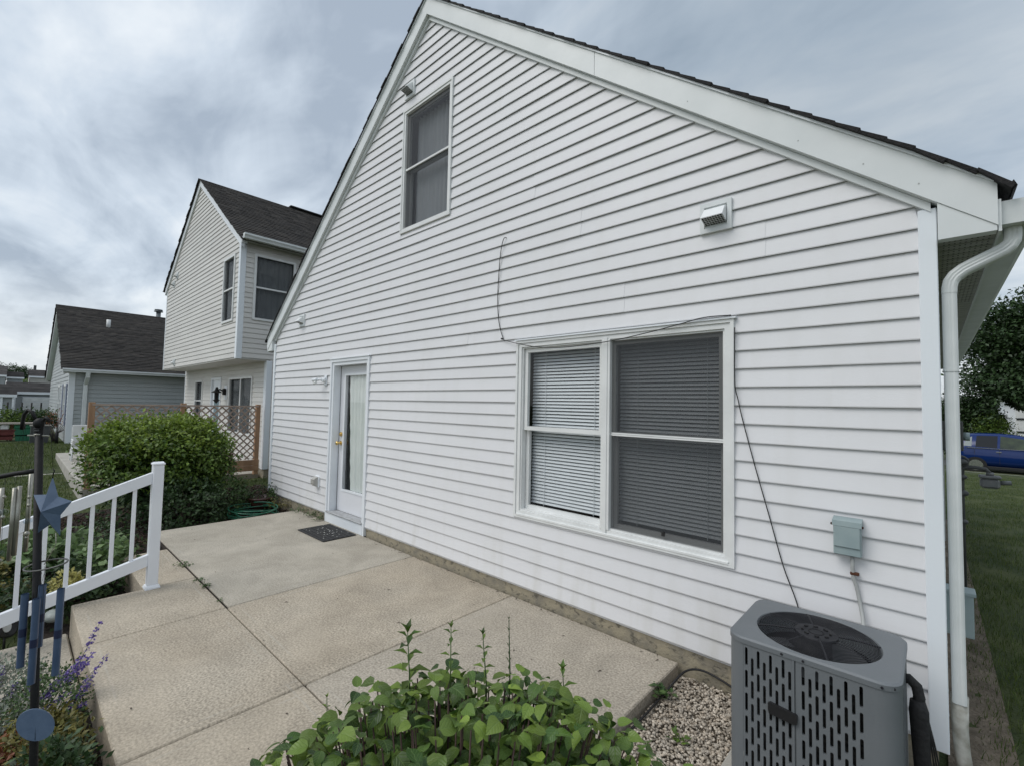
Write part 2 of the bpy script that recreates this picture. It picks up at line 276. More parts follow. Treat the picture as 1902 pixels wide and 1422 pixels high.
class MB:
    def __init__(s, T=None): s.v = []; s.f = []; s.sm = []; s.T = T
    def add(s, vs, fs, smooth=False):
        b = len(s.v); s.v += [tuple(v) for v in vs]; s.f += [tuple(b + i for i in f) for f in fs]; s.sm += [smooth] * len(fs); return s
    def box(s, x0, x1, y0, y1, z0, z1, c=0):
        if x0 > x1: x0, x1 = x1, x0
        if y0 > y1: y0, y1 = y1, y0
        if z0 > z1: z0, z1 = z1, z0
        if c <= 0:
            return s.add([(x, y, z) for z in (z0, z1) for y in (y0, y1) for x in (x0, x1)], [(0, 2, 3, 1), (4, 5, 7, 6), (0, 1, 5, 4), (2, 6, 7, 3), (0, 4, 6, 2), (1, 3, 7, 5)])
        c = min(c, (x1 - x0) / 2.01, (y1 - y0) / 2.01, (z1 - z0) / 2.01)
        def loop(x0, x1, y0, y1, cc, z): return [(x0 + cc, y0, z), (x1 - cc, y0, z), (x1, y0 + cc, z), (x1, y1 - cc, z), (x1 - cc, y1, z), (x0 + cc, y1, z), (x0, y1 - cc, z), (x0, y0 + cc, z)]
        vs = loop(x0 + c, x1 - c, y0 + c, y1 - c, c * .3, z0) + loop(x0, x1, y0, y1, c, z0 + c) + loop(x0, x1, y0, y1, c, z1 - c) + loop(x0 + c, x1 - c, y0 + c, y1 - c, c * .3, z1)
        fs = [tuple(range(7, -1, -1)), tuple(range(24, 32))]
        for k in range(3):
            for i in range(8): j = (i + 1) % 8; fs.append((k * 8 + i, k * 8 + j, k * 8 + 8 + j, k * 8 + 8 + i))
        return s.add(vs, fs)
    def prism(s, poly, a, b, axis='y'):
        n = len(poly)
        def P(p, t): return (p[0], t, p[1]) if axis == 'y' else ((t, p[0], p[1]) if axis == 'x' else (p[0], p[1], t))
        vs = [P(p, a) for p in poly] + [P(p, b) for p in poly]
        return s.add(vs, [tuple(range(n)), tuple(range(2 * n - 1, n - 1, -1))] + [(i, i + n, (i + 1) % n + n, (i + 1) % n) for i in range(n)])
    def tube(s, pts, r, n=8, cap=True, closed=False):
        pts = [Vector(p) for p in pts]; m = len(pts); rings = []; prev = None
        for i, p in enumerate(pts):
            a = pts[(i - 1) % m] if (closed or i > 0) else p; b = pts[(i + 1) % m] if (closed or i < m - 1) else p
            d = (b - a).normalized() if (b - a).length > 1e-9 else Vector((0, 0, 1))
            if prev is None: q = d.orthogonal().normalized()
            else: q = (prev - d * prev.dot(d)); q = q.normalized() if q.length > 1e-6 else d.orthogonal().normalized()
            prev = q; w = d.cross(q); rr = r[i] if isinstance(r, (list, tuple)) else r
            rings.append([p + (q * math.cos(2 * math.pi * k / n) + w * math.sin(2 * math.pi * k / n)) * rr for k in range(n)])
        vs = [v for g in rings for v in g]; fs = []
        for i in range(m if closed else m - 1):
            j = (i + 1) % m
            for k in range(n): k2 = (k + 1) % n; fs.append((i * n + k, i * n + k2, j * n + k2, j * n + k))
        s.add(vs, fs, True)
        if cap and not closed: b0 = len(s.v) - len(vs); s.f += [tuple(b0 + k for k in range(n - 1, -1, -1)), tuple(b0 + (m - 1) * n + k for k in range(n))]; s.sm += [False, False]
        return s
    def cyl(s, x, y, z0, z1, r, n=16, r2=None): return s.tube([(x, y, z0), (x, y, z1)], [r, r if r2 is None else r2], n)
    def lathe(s, prof, x=0, y=0, n=20, sm=True):
        m = len(prof); vs = [(x + r * math.cos(2 * math.pi * k / n), y + r * math.sin(2 * math.pi * k / n), z) for r, z in prof for k in range(n)]
        return s.add(vs, [(i * n + k, i * n + (k + 1) % n, (i + 1) * n + (k + 1) % n, (i + 1) * n + k) for i in range(m - 1) for k in range(n)], sm)
    def ball(s, c, r, n=10, sc=(1, 1, 1)):
        prof = [(r * math.sin(math.pi * i / n), r * math.cos(math.pi * i / n)) for i in range(n + 1)]
        k = n * 2; vs = [(c[0] + p * math.cos(2 * math.pi * j / k) * sc[0], c[1] + p * math.sin(2 * math.pi * j / k) * sc[1], c[2] + z * sc[2]) for p, z in prof for j in range(k)]
        return s.add(vs, [(i * k + j, (i + 1) * k + j, (i + 1) * k + (j + 1) % k, i * k + (j + 1) % k) for i in range(n) for j in range(k)], True)
    def build(s, name, mtl, parent=None, label=None, kind=None):
        V = [s.T @ Vector(v) for v in s.v] if s.T is not None else s.v
        me = bpy.data.meshes.new(name); me.from_pydata([tuple(v) for v in V], [], s.f)
        me.polygons.foreach_set('use_smooth', s.sm); me.materials.append(mtl); me.update()
        o = bpy.data.objects.new(name, me); link(o, parent); tag(o, label, kind=kind); return o
def BX(name, m, parent, x0, x1, y0, y1, z0, z1, c=0, T=None, label=None):
    return MB(T).box(x0, x1, y0, y1, z0, z1, c).build(name, m, parent, label)
# ------------------------------------------------------------------ ground
def sm(a, b, t):
    t = np.clip((t - a) / (b - a), 0, 1); return t * t * (3 - 2 * t)
def G(x, y):
    x = np.asarray(x, float); y = np.asarray(y, float)
    rt = -.11 - .0245 * np.clip(y, 0, 60)
    lf = np.interp(x, [-90, -60, -45, -28, -23, -19, -14, -5], [1.15, .8, .5, .04, -.02, -.16, -.29, -.29])
    lf = lf + .17 * sm(-2.3, .2, y) * sm(-16, -13, x) * (1 - sm(-6.5, -5.5, x)) * (1 - .8 * sm(8, 30, y))
    w = sm(-5.6, -1.4, x); lo = rt * sm(-3.0, -2.6, y) + (1 - sm(-3.0, -2.6, y)) * (-.27 + .15 * sm(-2, 0, x))
    return lf * (1 - w) + lo * w
def sheet(name, xs, ys, dz, mtl, fn=None, rough=0):
    X, Y = np.meshgrid(xs, ys); Z = G(X, Y) + dz
    if rough: Z = Z + RNG.normal(0, rough, Z.shape)
    V = np.stack([X, Y, Z], -1).reshape(-1, 3); nx, ny = len(xs), len(ys)
    i = np.arange(nx - 1)[None, :] + np.arange(ny - 1)[:, None] * nx; F = np.stack([i, i + 1, i + nx + 1, i + nx], -1).reshape(-1, 4)
    return mesh_np(name, V, F, mtl, None, True, kind='structure')
def graded(lo, hi, near0, near1, step, g=1.35):
    a = list(np.arange(near0, near1 + 1e-6, step)); s_ = step
    while a[-1] < hi: s_ *= g; a.append(a[-1] + s_)
    s_ = step
    while a[0] > lo: s_ *= g; a.insert(0, a[0] - s_)
    return np.array(a)
sheet('ground', graded(-1200, 1200, -24, 6, .5), graded(-900, 1200, -7, 8, .5), 0, GRASSG)
sheet('flower_bed', np.linspace(-3.9, -1.33, 30), np.linspace(-5.5, -2.5, 30), .012, MULCH, rough=.008).location.z = 0
sheet('garden_bed', np.linspace(-10.6, -5.21, 40), np.linspace(-2.9, .6, 30), .012, MULCH, rough=.01)
sheet('dirt_strip', np.linspace(.03, .30, 6), np.linspace(-1.6, 9, 90), .012, DIRT, rough=.006)
sheet('gravel_bed', np.linspace(-1.28, .04, 20), np.linspace(-2.95, .0, 30), .014, DIRT, rough=.004)
road = MB(); road.box(-200, 200, 24.2, 31, -1.2, -.79); road.build('road', ASPH, None, kind='structure')
rc = MB(); rc.box(-200, 200, 22.6, 24.2, -1.2, -.70, .02); rc.build('road_kerb', CURB, None, kind='structure')
MB().box(-5.2, -3.9, -7, -2.705, -.6, -.23, .01).build('walkway', PAT_G, None, kind='structure')
wk = MB(); wk.box(-16.75, -16.0, -9, -2.16, -.6, -.235, .01); wk.build('side_path', CONC1, None, kind='structure')
# patio: cast slabs with tooled joints
pt = thing('patio', None, None, (-4.2, -1.3, 0), kind='structure')
gp = .004
for (x0, x1, y0, y1, mm) in [(-7.27, -4.25, -1.829, -.02, PAT_G), (-4.25, -2.78, -1.84, -.02, PAT_T), (-2.78, -1.265, -1.84, -.02, PAT_M),
                             (-5.16, -4.25, -2.7, -1.84, PAT_T), (-4.25, -2.78, -2.7, -1.84, PAT_T), (-2.78, -1.265, -2.7, -1.84, PAT_T), (-6.35, -5.16, -2.24, -1.84, PAT_T)]:
    MB().box(x0 + gp, x1 - gp, y0 + gp, y1 - gp, -.34, random.uniform(-.001, .001), .007).build('patio_slab', mm, pt)
BX('joint_filler', MULCH, pt, -5.1, -1.3, -2.65, -.03, -.3, -.016)
BX('joint_filler', MULCH, pt, -7.2, -4.2, -1.86, -.03, -.3, -.0165)
# neighbour's patio
pn = thing('neighbour_patio', None, None, (-15, -.6, 0), kind='structure')
for i in range(5): BX('patio_slab', CONC1, pn, -19.1 + i * 1.5 + .004, -17.6 + i * 1.5 - .004, -2.15, .86, -.5, 0, .01)
# ------------------------------------------------------------------ siding
def clip_rows(zb, zt, xl, xr, ops):
    """split one course into pieces (x0b,x1b,x0t,x1t,zb,zt)"""
    segs = [[(xl(zb), xl(zt)), (xr(zb), xr(zt))]]; res = []
    for (a, b, c, d) in ops:
        if d <= zb or c >= zt: continue
        ns = []
        for l, r in segs:
            if a < r[0] and b > l[0]:
                if a > l[0]: ns.append([l, (a, a)])
                if b < r[0]: ns.append([(b, b), r])
                if c > zb + .006: res.append((a, b, a, b, zb, c))
                if d < zt - .006: res.append((a, b, a, b, d, zt))
            else: ns.append([l, r])
        segs = ns
    for l, r in segs:
        if r[0] - l[0] > .01: res.append((l[0], r[0], l[1], r[1], zb, zt))
    return res
def board(mb, x0b, x1b, x0t, x1t, zb, zt, y0=0, proud=.0165, full=.1143):
    k = (zt - zb) / full; p0 = proud; p1 = .003 + (proud - .003) * max(0, 1 - k) * .3
    zl = zb + .006; xa = x0b + (x0t - x0b) * .05; xb = x1b + (x1t - x1b) * .05
    vs = [(x0b, y0 - p0, zb), (x1b, y0 - p0, zb), (xb, y0 - p0 - .0012, zl), (xa, y0 - p0 - .0012, zl), (x1t, y0 - p1, zt), (x0t, y0 - p1, zt),
          (x0b, y0, zb), (x1b, y0, zb), (x1t, y0, zt), (x0t, y0, zt),
          (x0b, y0 - p0 + .0018, zb), (x1b, y0 - p0 + .0018, zb), (x1b, y0 - p0 + .0022, zb + min(.016, zt - zb)), (x0b, y0 - p0 + .0022, zb + min(.016, zt - zb)), (x1b, y0 - .0003, zb + min(.016, zt - zb)), (x0b, y0 - .0003, zb + min(.016, zt - zb))]
    mb.add(vs, [(0, 1, 2, 3), (3, 2, 4, 5), (1, 0, 10, 11), (10, 13, 12, 11), (13, 15, 14, 12), (5, 4, 8, 9), (0, 3, 5, 9, 6), (1, 7, 8, 4, 2)])
SEAM = [.55, 2.1, 1.25, 3.0, .2, 1.7, 2.6]
def siding(parent, mtl, z0, pitch, rows, xl, xr, ops=(), T=None, y0=0, joined=False, proud=.0165, seams=False, name='siding_board'):
    big = MB(T)
    for k in range(rows):
        zb = z0 + k * pitch; zt = zb + pitch
        for (a, b, c, d, e_, f_) in clip_rows(zb, zt, xl, xr, ops):
            parts = [(a, b, c, d)]
            if seams and b - a > .8:
                cuts = [q for q in (-8.46 + 3.76 * m_ + SEAM[(k // 2) % 7] for m_ in range(-1, 4)) if max(a, c) + .3 < q < min(b, d) - .3]; parts = []; l0, l1 = a, c
                for q in cuts: parts.append((l0, q, l1, q)); l0 = l1 = q - .02
                parts.append((l0, b, l1, d))
            for n_, (p, q, r, s_) in enumerate(parts):
                mb = big if joined else MB(T)
                board(mb, p, q, r, s_, e_, f_, y0 - (n_ % 2) * .0022, proud, pitch)
                if not joined: mb.build(name, mtl, parent)
    if joined: big.build(name + 's', mtl, parent, kind='stuff')
# ------------------------------------------------------------------ the house
H = thing('house', 'white clapboard house with steep gable, back door and three windows, beside the concrete patio', 'house', (-4.24, 4.5, 0))
AX, AZ, SL = -4.24, 6.14, .811
Tt = lambda x: AZ - SL * abs(x - AX)
HL = 9.0
core = MB(); core.prism([(-8.47, .09), (-8.47, Tt(-8.47)), (AX, AZ), (-.0, Tt(0)), (0, .09)], .16, HL)
core.build('wall_core', DARK, H)
shell = MB()   # sheathing around the openings
OPS = [(-2.765, -.93, .71, 2.25), (-6.36, -5.32, .0, 2.27), (-4.71, -3.795, 3.725, 5.235)]
def sheath():
    mb = MB(); xs = sorted({-8.47, 0.0, AX} | {o[0] for o in OPS} | {o[1] for o in OPS})
    for a, b in zip(xs[:-1], xs[1:]):
        cut = [(o[2], o[3]) for o in OPS if o[0] < b - .001 and o[1] > a + .001]; z = .09
        for c, d in sorted(cut):
            if c > z: mb.box(a, b, .001, .02, z, c)
            z = d
        mb.prism([(a, z), (b, z), (b, Tt(b) + .02), (a, Tt(a) + .02)], .001, .02)
    mb.build('sheathing', SID, H)
sheath()
OPSM = [(o[0] - .0, o[1] + .0, o[2], o[3]) for o in OPS]
siding(H, SID, .1111, .1143, 53, lambda z: max(-8.46, AX - (AZ - z) / SL), lambda z: min(-.03, AX + (AZ - z) / SL), OPSM, seams=True)
BX('foundation', FOUND, H, -8.45, -.005, .006, HL, -.5, .105)
# side walls, edge on from the patio
Tr = Matrix.Translation((.018, 0, 0)) @ Matrix.Rotation(R(90), 4, 'Z')
siding(H, SID, .1111, .1143, 22, lambda z: .03, lambda z: HL - .05, T=Tr)
Tl = Matrix.Translation((-8.47, 0, 0)) @ Matrix.Rotation(R(-90), 4, 'Z')
siding(H, SID, .1111, .1143, 22, lambda z: -HL + .05, lambda z: -.03, T=Tl)
# corner posts
BX('corner_post', POSTW, H, -.038, .034, -.03, .06, .075, Tt(0) + .01, .004)
BX('corner_post', POSTW, H, -8.52, -8.455, -.03, .06, .10, 2.66, .004)
# rake trim, fascia
def rake(name, mtl, o0, o1, y0, y1, xa, xb, mid_gap=0):
    pa = [(xa, Tt(xa) + o0), (AX, AZ + o0), (AX, AZ + o1), (xa, Tt(xa) + o1)]; pb = [(AX, AZ + o0), (xb, Tt(xb) + o0), (xb, Tt(xb) + o1), (AX, AZ + o1)]
    for p in (pa, pb): MB().prism(p, y0, y1).build(name, mtl, H)
rake('rake_trim', FASC, 0, .044, -.036, 0, -8.47, .012)
rake('rake_trim', FASC, .046, .056, -.045, 0, -8.47, .012)
for xa, xb in [(-8.72, AX), (AX, -1.955), (-1.951, .24)]:
    MB().prism([(xa, Tt(xa) + .05), (xb, Tt(xb) + .05), (xb, Tt(xb) + .246), (xa, Tt(xa) + .246)], -.072, .03).build('rake_fascia', FASC, H)
rake('drip_edge', TRIM, .2465, .262, -.085, .03, -8.74, .26)
for x in (-.25, -.55, -.03, -1.2): MB().tube([(x, -.0735, Tt(x) + .11), (x, -.072, Tt(x) + .11)], .004, 6).build('fascia_nail', COND, H)
# eave returns
MB().prism([(.036, 2.535), (.237, 2.535), (.237, Tt(.237) + .049), (.036, Tt(.036) + .049)], -.066, .0).build('eave_return', FASC, H)
MB().prism([(-8.715, 2.545), (-8.525, 2.545), (-8.525, Tt(-8.525) + .049), (-8.715, Tt(-8.715) + .049)], -.066, .0).build('eave_return', FASC, H)
# soffit on the right
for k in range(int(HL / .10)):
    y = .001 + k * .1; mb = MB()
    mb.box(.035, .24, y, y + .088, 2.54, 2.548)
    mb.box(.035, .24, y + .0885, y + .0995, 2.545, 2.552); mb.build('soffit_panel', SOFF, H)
mb = MB()
for k in range(36):
    for j in range(9): mb.box(.055 + j * .02, .062 + j * .02, k * .05 + .02, k * .05 + .028, 2.5385, 2.5395)
mb.build('soffit_perforations', DARK, H, kind='stuff')
BX('eave_fascia', FASC, H, .2405, .252, -.06, HL, 2.53, 2.68)
BX('eave_fascia', FASC, H, -8.73, -8.716, -.06, HL, 2.53, 2.68)
def gutter(x0, x1, y0, y1, z0, z1, mtl, parent, flip=False):
    p = [(x0, z1), (x0, z0), (x0 + (x1 - x0) * .72, z0), (x0 + (x1 - x0) * .80, z0 + (z1 - z0) * .45), (x1, z0 + (z1 - z0) * .62), (x1, z1), (x1 - (x1 - x0) * .06, z1), (x1 - (x1 - x0) * .06, z0 + (z1 - z0) * .66), (x0 + (x1 - x0) * .74, z0 + .02), (x0 + (x1 - x0) * .04, z0 + .02), (x0 + (x1 - x0) * .04, z1)]
    MB().prism(p, y0, y1).build('gutter', mtl, parent)
    MB().prism([(x0, z1), (x0, z0), (x0 + (x1 - x0) * .72, z0), (x0 + (x1 - x0) * .80, z0 + (z1 - z0) * .45), (x1, z0 + (z1 - z0) * .62), (x1, z1)], y0 - .003, y0).build('gutter_end_cap', mtl, parent)
gutter(.2525, .40, -.03, HL + .05, 2.565, 2.675, GUT, H)
gutter(-8.731, -8.85, -.03, HL, 2.565, 2.675, GUT, H)
# downspout with elbows
def rtube(name, pts, hw, hd, mtl, parent, ribs=True):
    """rectangular corrugated pipe along pts; hw half width in x, hd half depth in y"""
    n = 28; prof = []
    for k in range(n):
        a = 2 * math.pi * k / n; c, s_ = math.cos(a), math.sin(a); q = (abs(c) ** 6 + abs(s_) ** 6) ** (-1 / 6)
        rb = 1 + (.05 if (ribs and k % 2) else 0); prof.append((c * q * hw * rb, s_ * q * hd * rb))
    mb = MB(); vs = []; P = [Vector(p) for p in pts]
    for i, p in enumerate(P):
        d = ((P[min(i + 1, len(P) - 1)] - P[max(i - 1, 0)])).normalized(); yv = Vector((0, 1, 0)); xv = Vector((-d.z, 0, d.x)).normalized()
        vs += [p + xv * a + yv * b for a, b in prof]
    mb.add(vs, [(i * n + k, i * n + (k + 1) % n, (i + 1) * n + (k + 1) % n, (i + 1) * n + k) for i in range(len(P) - 1) for k in range(n)], False)
    return mb.build(name, mtl, parent)
def arc(c, r, a0, a1, y, n=9): return [(c[0] + r * math.cos(R(a0 + (a1 - a0) * i / n)), y, c[1] + r * math.sin(R(a0 + (a1 - a0) * i / n))) for i in range(n + 1)]
ys_ = .06
el = [(.295, ys_, 2.565), (.295, ys_, 2.53)] + [(.293, ys_, 2.505), (.283, ys_, 2.485), (.262, ys_, 2.466), (.235, ys_, 2.452), (.16, ys_, 2.415), (.125, ys_, 2.396), (.095, ys_, 2.370), (.08, ys_, 2.345), (.074, ys_, 2.315), (.073, ys_, 2.285)]
ds = rtube('downspout', [(.073, ys_, 2.30), (.073, ys_, 1.9)], .027, .036, GUT, H)
rtube('downspout_elbow', el, .0285, .0375, GUT, H)
rtube('downspout', [(.073, ys_, 1.9), (.073, ys_, .75), (.0725, ys_, .66), (.073, ys_, .3)], .0255, .0345, GUT, H)
rtube('downspout_band', [(.073, ys_, 1.905), (.073, ys_, 1.893)], .0285, .038, GUT, H)
MB().tube([(.073, ys_, .33), (.073, ys_, .17), (.078, ys_ - .01, .08), (.09, ys_ - .03, -.02), (.10, ys_ - .05, -.1)], [.034, .031, .030, .03, .031], 12).build('drain_adapter', mat('dirty_white_pipe', (.45, .45, .41), (.25, .24, .20), .6, 18), H)
# roof courses
for sgn in (1, -1):
    Ls = 5.83; nrm = math.hypot(1, SL); ux, uz = sgn / nrm, -SL / nrm; nx_, nz_ = SL * sgn / nrm, 1 / nrm
    base = (AX, AZ + .262)
    kk = 0; s0 = 0
    while s0 < Ls:
        a, b = s0, min(s0 + .142, Ls); t0, t1 = .012, .0205 + random.uniform(-.0015, .002)
        dr = 0 if b < Ls - .3 else (.015 if b < Ls - .1 else .03)
        P = [(base[0] + ux * a, base[1] + uz * a), (base[0] + ux * b, base[1] + uz * b - dr)]
        q = [(P[0][0], P[0][1]), (P[1][0], P[1][1]), (P[1][0] + nx_ * t1, P[1][1] + nz_ * t1), (P[0][0] + nx_ * t0, P[0][1] + nz_ * t0)]
        MB().prism(q, -.098 + random.uniform(-.012, .006), HL + .05).build('shingle_course', SHING, H); s0 += .142; kk += 1
BX('ridge_cap', SHING, H, AX - .05, AX + .05, -.1, HL, AZ + .262, AZ + .288, .01)
# ------------------------------------------------------------------ windows
def ring(mb, x0, x1, z0, z1, w, y0, y1, wb=None, wt=None, wr=None):
    wb = wb or w; wt = wt or w; wr = wr or w
    mb.box(x0, x0 + w, y0, y1, z0, z1); mb.box(x1 - wr, x1, y0, y1, z0, z1); mb.box(x0 + w, x1 - wr, y0, y1, z1 - wt, z1); mb.box(x0 + w, x1 - wr, y0, y1, z0, z0 + wb)
    return mb
def dbl_hung(win, x0, x1, z0, z1, T=None, screen=None, inner='blind', y=0, sashw=.032, slat=.0285, meet=None, smat=WTRIM, upout=True):
    zm = meet or (z0 + z1) / 2 + .01
    ya, yb = (y + .012, y + .045)
    ring(MB(T), x0, x1, zm - .018, z1, sashw, ya, yb).build('sash', smat, win)
    ring(MB(T), x0, x1, z0, zm + .016, sashw, yb + .002, yb + .035).build('sash', smat, win)
    MB(T).box(x0 + sashw - .004, x1 - sashw + .004, ya + .012, ya + .016, zm + .01, z1 - sashw + .004).build('pane', GLASS, win)
    MB(T).box(x0 + sashw - .004, x1 - sashw + .004, yb + .016, yb + .02, z0 + sashw - .004, zm - .012).build('pane', GLASS, win)
    if screen:
        MB(T).add([(x0 + .004, y + .004, z0 + .004), (x1 - .004, y + .004, z0 + .004), (x1 - .004, y + .004, z1 - .004), (x0 + .004, y + .004, z1 - .004)], [(0, 1, 2, 3)]).build('insect_screen', screen, win)
    if inner == 'blind':
        mb = MB(T); z = z1 - .03; yy = yb + .075
        while z > z0 + .03:
            mb.add([(x0 + .012, yy - .008, z), (x1 - .012, yy - .008, z), (x1 - .012, yy + .006, z + .0215), (x0 + .012, yy + .006, z + .0215),
                    (x0 + .012, yy - .0035, z + .0115), (x1 - .012, yy - .0035, z + .0115)], [(0, 1, 5, 4), (4, 5, 2, 3)], True); z -= slat
        mb.build('blind_slats', BLINDM, win, kind='stuff')
        m2 = MB(T)
        for fx in (.2, .83): m2.box(x0 + (x1 - x0) * fx, x0 + (x1 - x0) * fx + .004, yy - .013, yy - .012, z0 + .03, z1 - .02)
        m2.build('blind_cord', BLINDM, win)
    elif inner == 'curtain':
        mb = MB(T); n = 60; yy = yb + .09; vs = []
        for i in range(n + 1):
            x = x0 + .03 + (x1 - x0 - .06) * i / n; d = .018 * math.sin(i * 1.1) + .008 * math.sin(i * 2.3)
            vs += [(x, yy + d, z0 + .0), (x, yy + d, z1)]
        mb.add(vs, [(2 * i, 2 * i + 2, 2 * i + 3, 2 * i + 1) for i in range(n)], True).build('curtain', CURT2, win)
def part_empty(name, parent, loc, label=None):
    o = bpy.data.objects.new(name, None); o.empty_display_size = .05; o.location = (0, 0, 0); link(o, parent)
    if label: o['label'] = label
    o.matrix_parent_inverse = Matrix.Translation(-parent.location); return o
# the twin window
Wn = ring(MB(), -2.775, -.92, .70, 2.26, .022, -.030, .02).build('window', WTRIM, H, 'wide twin window with white blinds, right half behind a dark screen')
ring(MB(), -2.752, -.943, .723, 2.237, .035, -.020, .05).build('frame', WTRIM, Wn)
ring(MB(), -2.716, -.979, .759, 2.201, .012, -.008, .05).build('frame', WTRIM, Wn)
BX('mullion', WTRIM, Wn, -1.888, -1.812, -.024, .05, .758, 2.202, .003)
BX('mullion', WTRIM, Wn, -1.868, -1.832, -.029, -.0245, .72, 2.22, .002)
BX('head_flashing', TRIM, Wn, -2.79, -.905, -.04, .0, 2.261, 2.272)
BX('sill', WTRIM, Wn, -2.74, -.955, -.034, -.0205, .715, .735, .003)
dbl_hung(Wn, -2.70, -1.89, .772, 2.188, sashw=.034, meet=1.485)
dbl_hung(Wn, -1.81, -.993, .772, 2.188, screen=SCREEN, meet=1.485, sashw=.03, smat=mat('grey_vinyl', (.50, .50, .48), None, .5))  # right-hand sashes use a greyer vinyl than the left
ring(MB(), -1.81, -.993, 1.47, 1.494, .001, -.002, .004, .011, .011).build('screen_bar', WTRIM, Wn)
BX('screen_latch', BLACKP, Wn, -1.40, -1.38, -.012, -.001, .80, .83)
MB().box(-2.765, -.93, .16, .165, .7, 2.26).build('room_dark', DARK, Wn)
# upper window
Wu = ring(MB(), -4.72, -3.785, 3.715, 5.245, .022, -.030, .02).build('window', WTRIM, H, 'tall narrow window high under the gable peak, grey curtain behind')
ring(MB(), -4.698, -3.807, 3.737, 5.223, .030, -.022, .05).build('frame', WTRIM, Wu)
ring(MB(), -4.667, -3.838, 3.768, 5.192, .012, -.006, .05).build('frame', mat('grey_vinyl2', (.42, .42, .41), None, .5), Wu)  # inner frame and sashes in a darker grey vinyl
dbl_hung(Wu, -4.655, -3.85, 3.78, 5.18, screen=SCREENU, inner='curtain', meet=4.49, smat=mat('grey_vinyl2', (.42, .42, .41), None, .5))
BX('screen_bar', WTRIM, Wu, -4.655, -3.85, -.012, .003, 4.478, 4.50)
BX('room_dark', DARK, Wu, -4.7, -3.8, .155, .16, 3.72, 5.24)
# ------------------------------------------------------------------ back door
Dr = ring(MB(), -6.37, -5.31, -.002, 2.275, .040, -.030, .02, wb=.0005).build('door', TRIM, H, 'white back door with full length glass and pale curtain')
ring(MB(), -6.33, -5.35, .14, 2.235, .045, -.014, .115, wb=.001).build('door_frame', TRIM, Dr)
BX('drip_cap', TRIM, Dr, -6.385, -5.295, -.042, .0, 2.276, 2.287)
BX('kick_panel', POSTW, Dr, -6.328, -5.352, -.034, .0, .002, .135, .003)
BX('threshold', mat('weathered_sill', (.42, .43, .44), (.30, .30, .30), .7, 30, .3, 60), Dr, -6.325, -5.355, -.05, .12, .137, .152, .004)
lx0, lx1 = -6.275, -5.40; gx0, gx1 = -6.135, -5.54
lf = ring(MB(), lx0, lx1, .158, 2.185, gx0 - lx0, .095, .135, wb=.30, wt=.13).build('door_leaf', mat('door_paint', (.68, .69, .72), (.72, .73, .76), .4, 2), Dr)
ring(MB(), gx0 - .02, gx1 + .02, .44, 2.075, .026, .086, .0945).build('glass_bead', TRIM, Dr)
BX('pane', GLASS, Dr, gx0, gx1, .112, .116, .46, 2.06)
BX('gap', DARK, Dr, -6.285, -6.2755, .094, .13, .16, 2.19)
mb = MB(); n = 46; vs = []
for j in range(17):
    z = .46 + 1.6 * j / 16
    for i in range(n + 1):
        t = i / n; xl = gx0 + .035 + .11 * (1 - j / 16) ** 1.3 + .008 * math.sin(j * 2.6); x = xl + (gx1 - .0 - xl) * t
        vs.append((x, .128 + .010 * math.sin(t * 38) + .005 * math.sin(t * 17 + j * .2) + .01, z))
mb.add(vs, [(j * (n + 1) + i, j * (n + 1) + i + 1, (j + 1) * (n + 1) + i + 1, (j + 1) * (n + 1) + i) for j in range(16) for i in range(n)], True).build('curtain', CURT, Dr)
BX('door_backing', DARK, Dr, -6.3, -5.35, .1585, .1595, .16, 2.2)
kb = MB(); kb.tube([(-6.215, .095, 1.10), (-6.215, .085, 1.10)], .032, 16); kb.tube([(-6.215, .09, 1.10), (-6.215, .055, 1.10)], .011, 10); kb.ball((-6.215, .036, 1.10), .028, 8, (1, .8, 1)); kb.build('door_knob', BRASS, Dr)
kb = MB(); kb.tube([(-6.215, .095, 1.225), (-6.215, .082, 1.225)], .032, 16); kb.tube([(-6.215, .082, 1.225), (-6.215, .07, 1.225)], .019, 12); kb.build('deadbolt', BRASS, Dr)
BX('sticker', BLACKP, Dr, -5.60, -5.555, .1095, .1115, .475, .535)
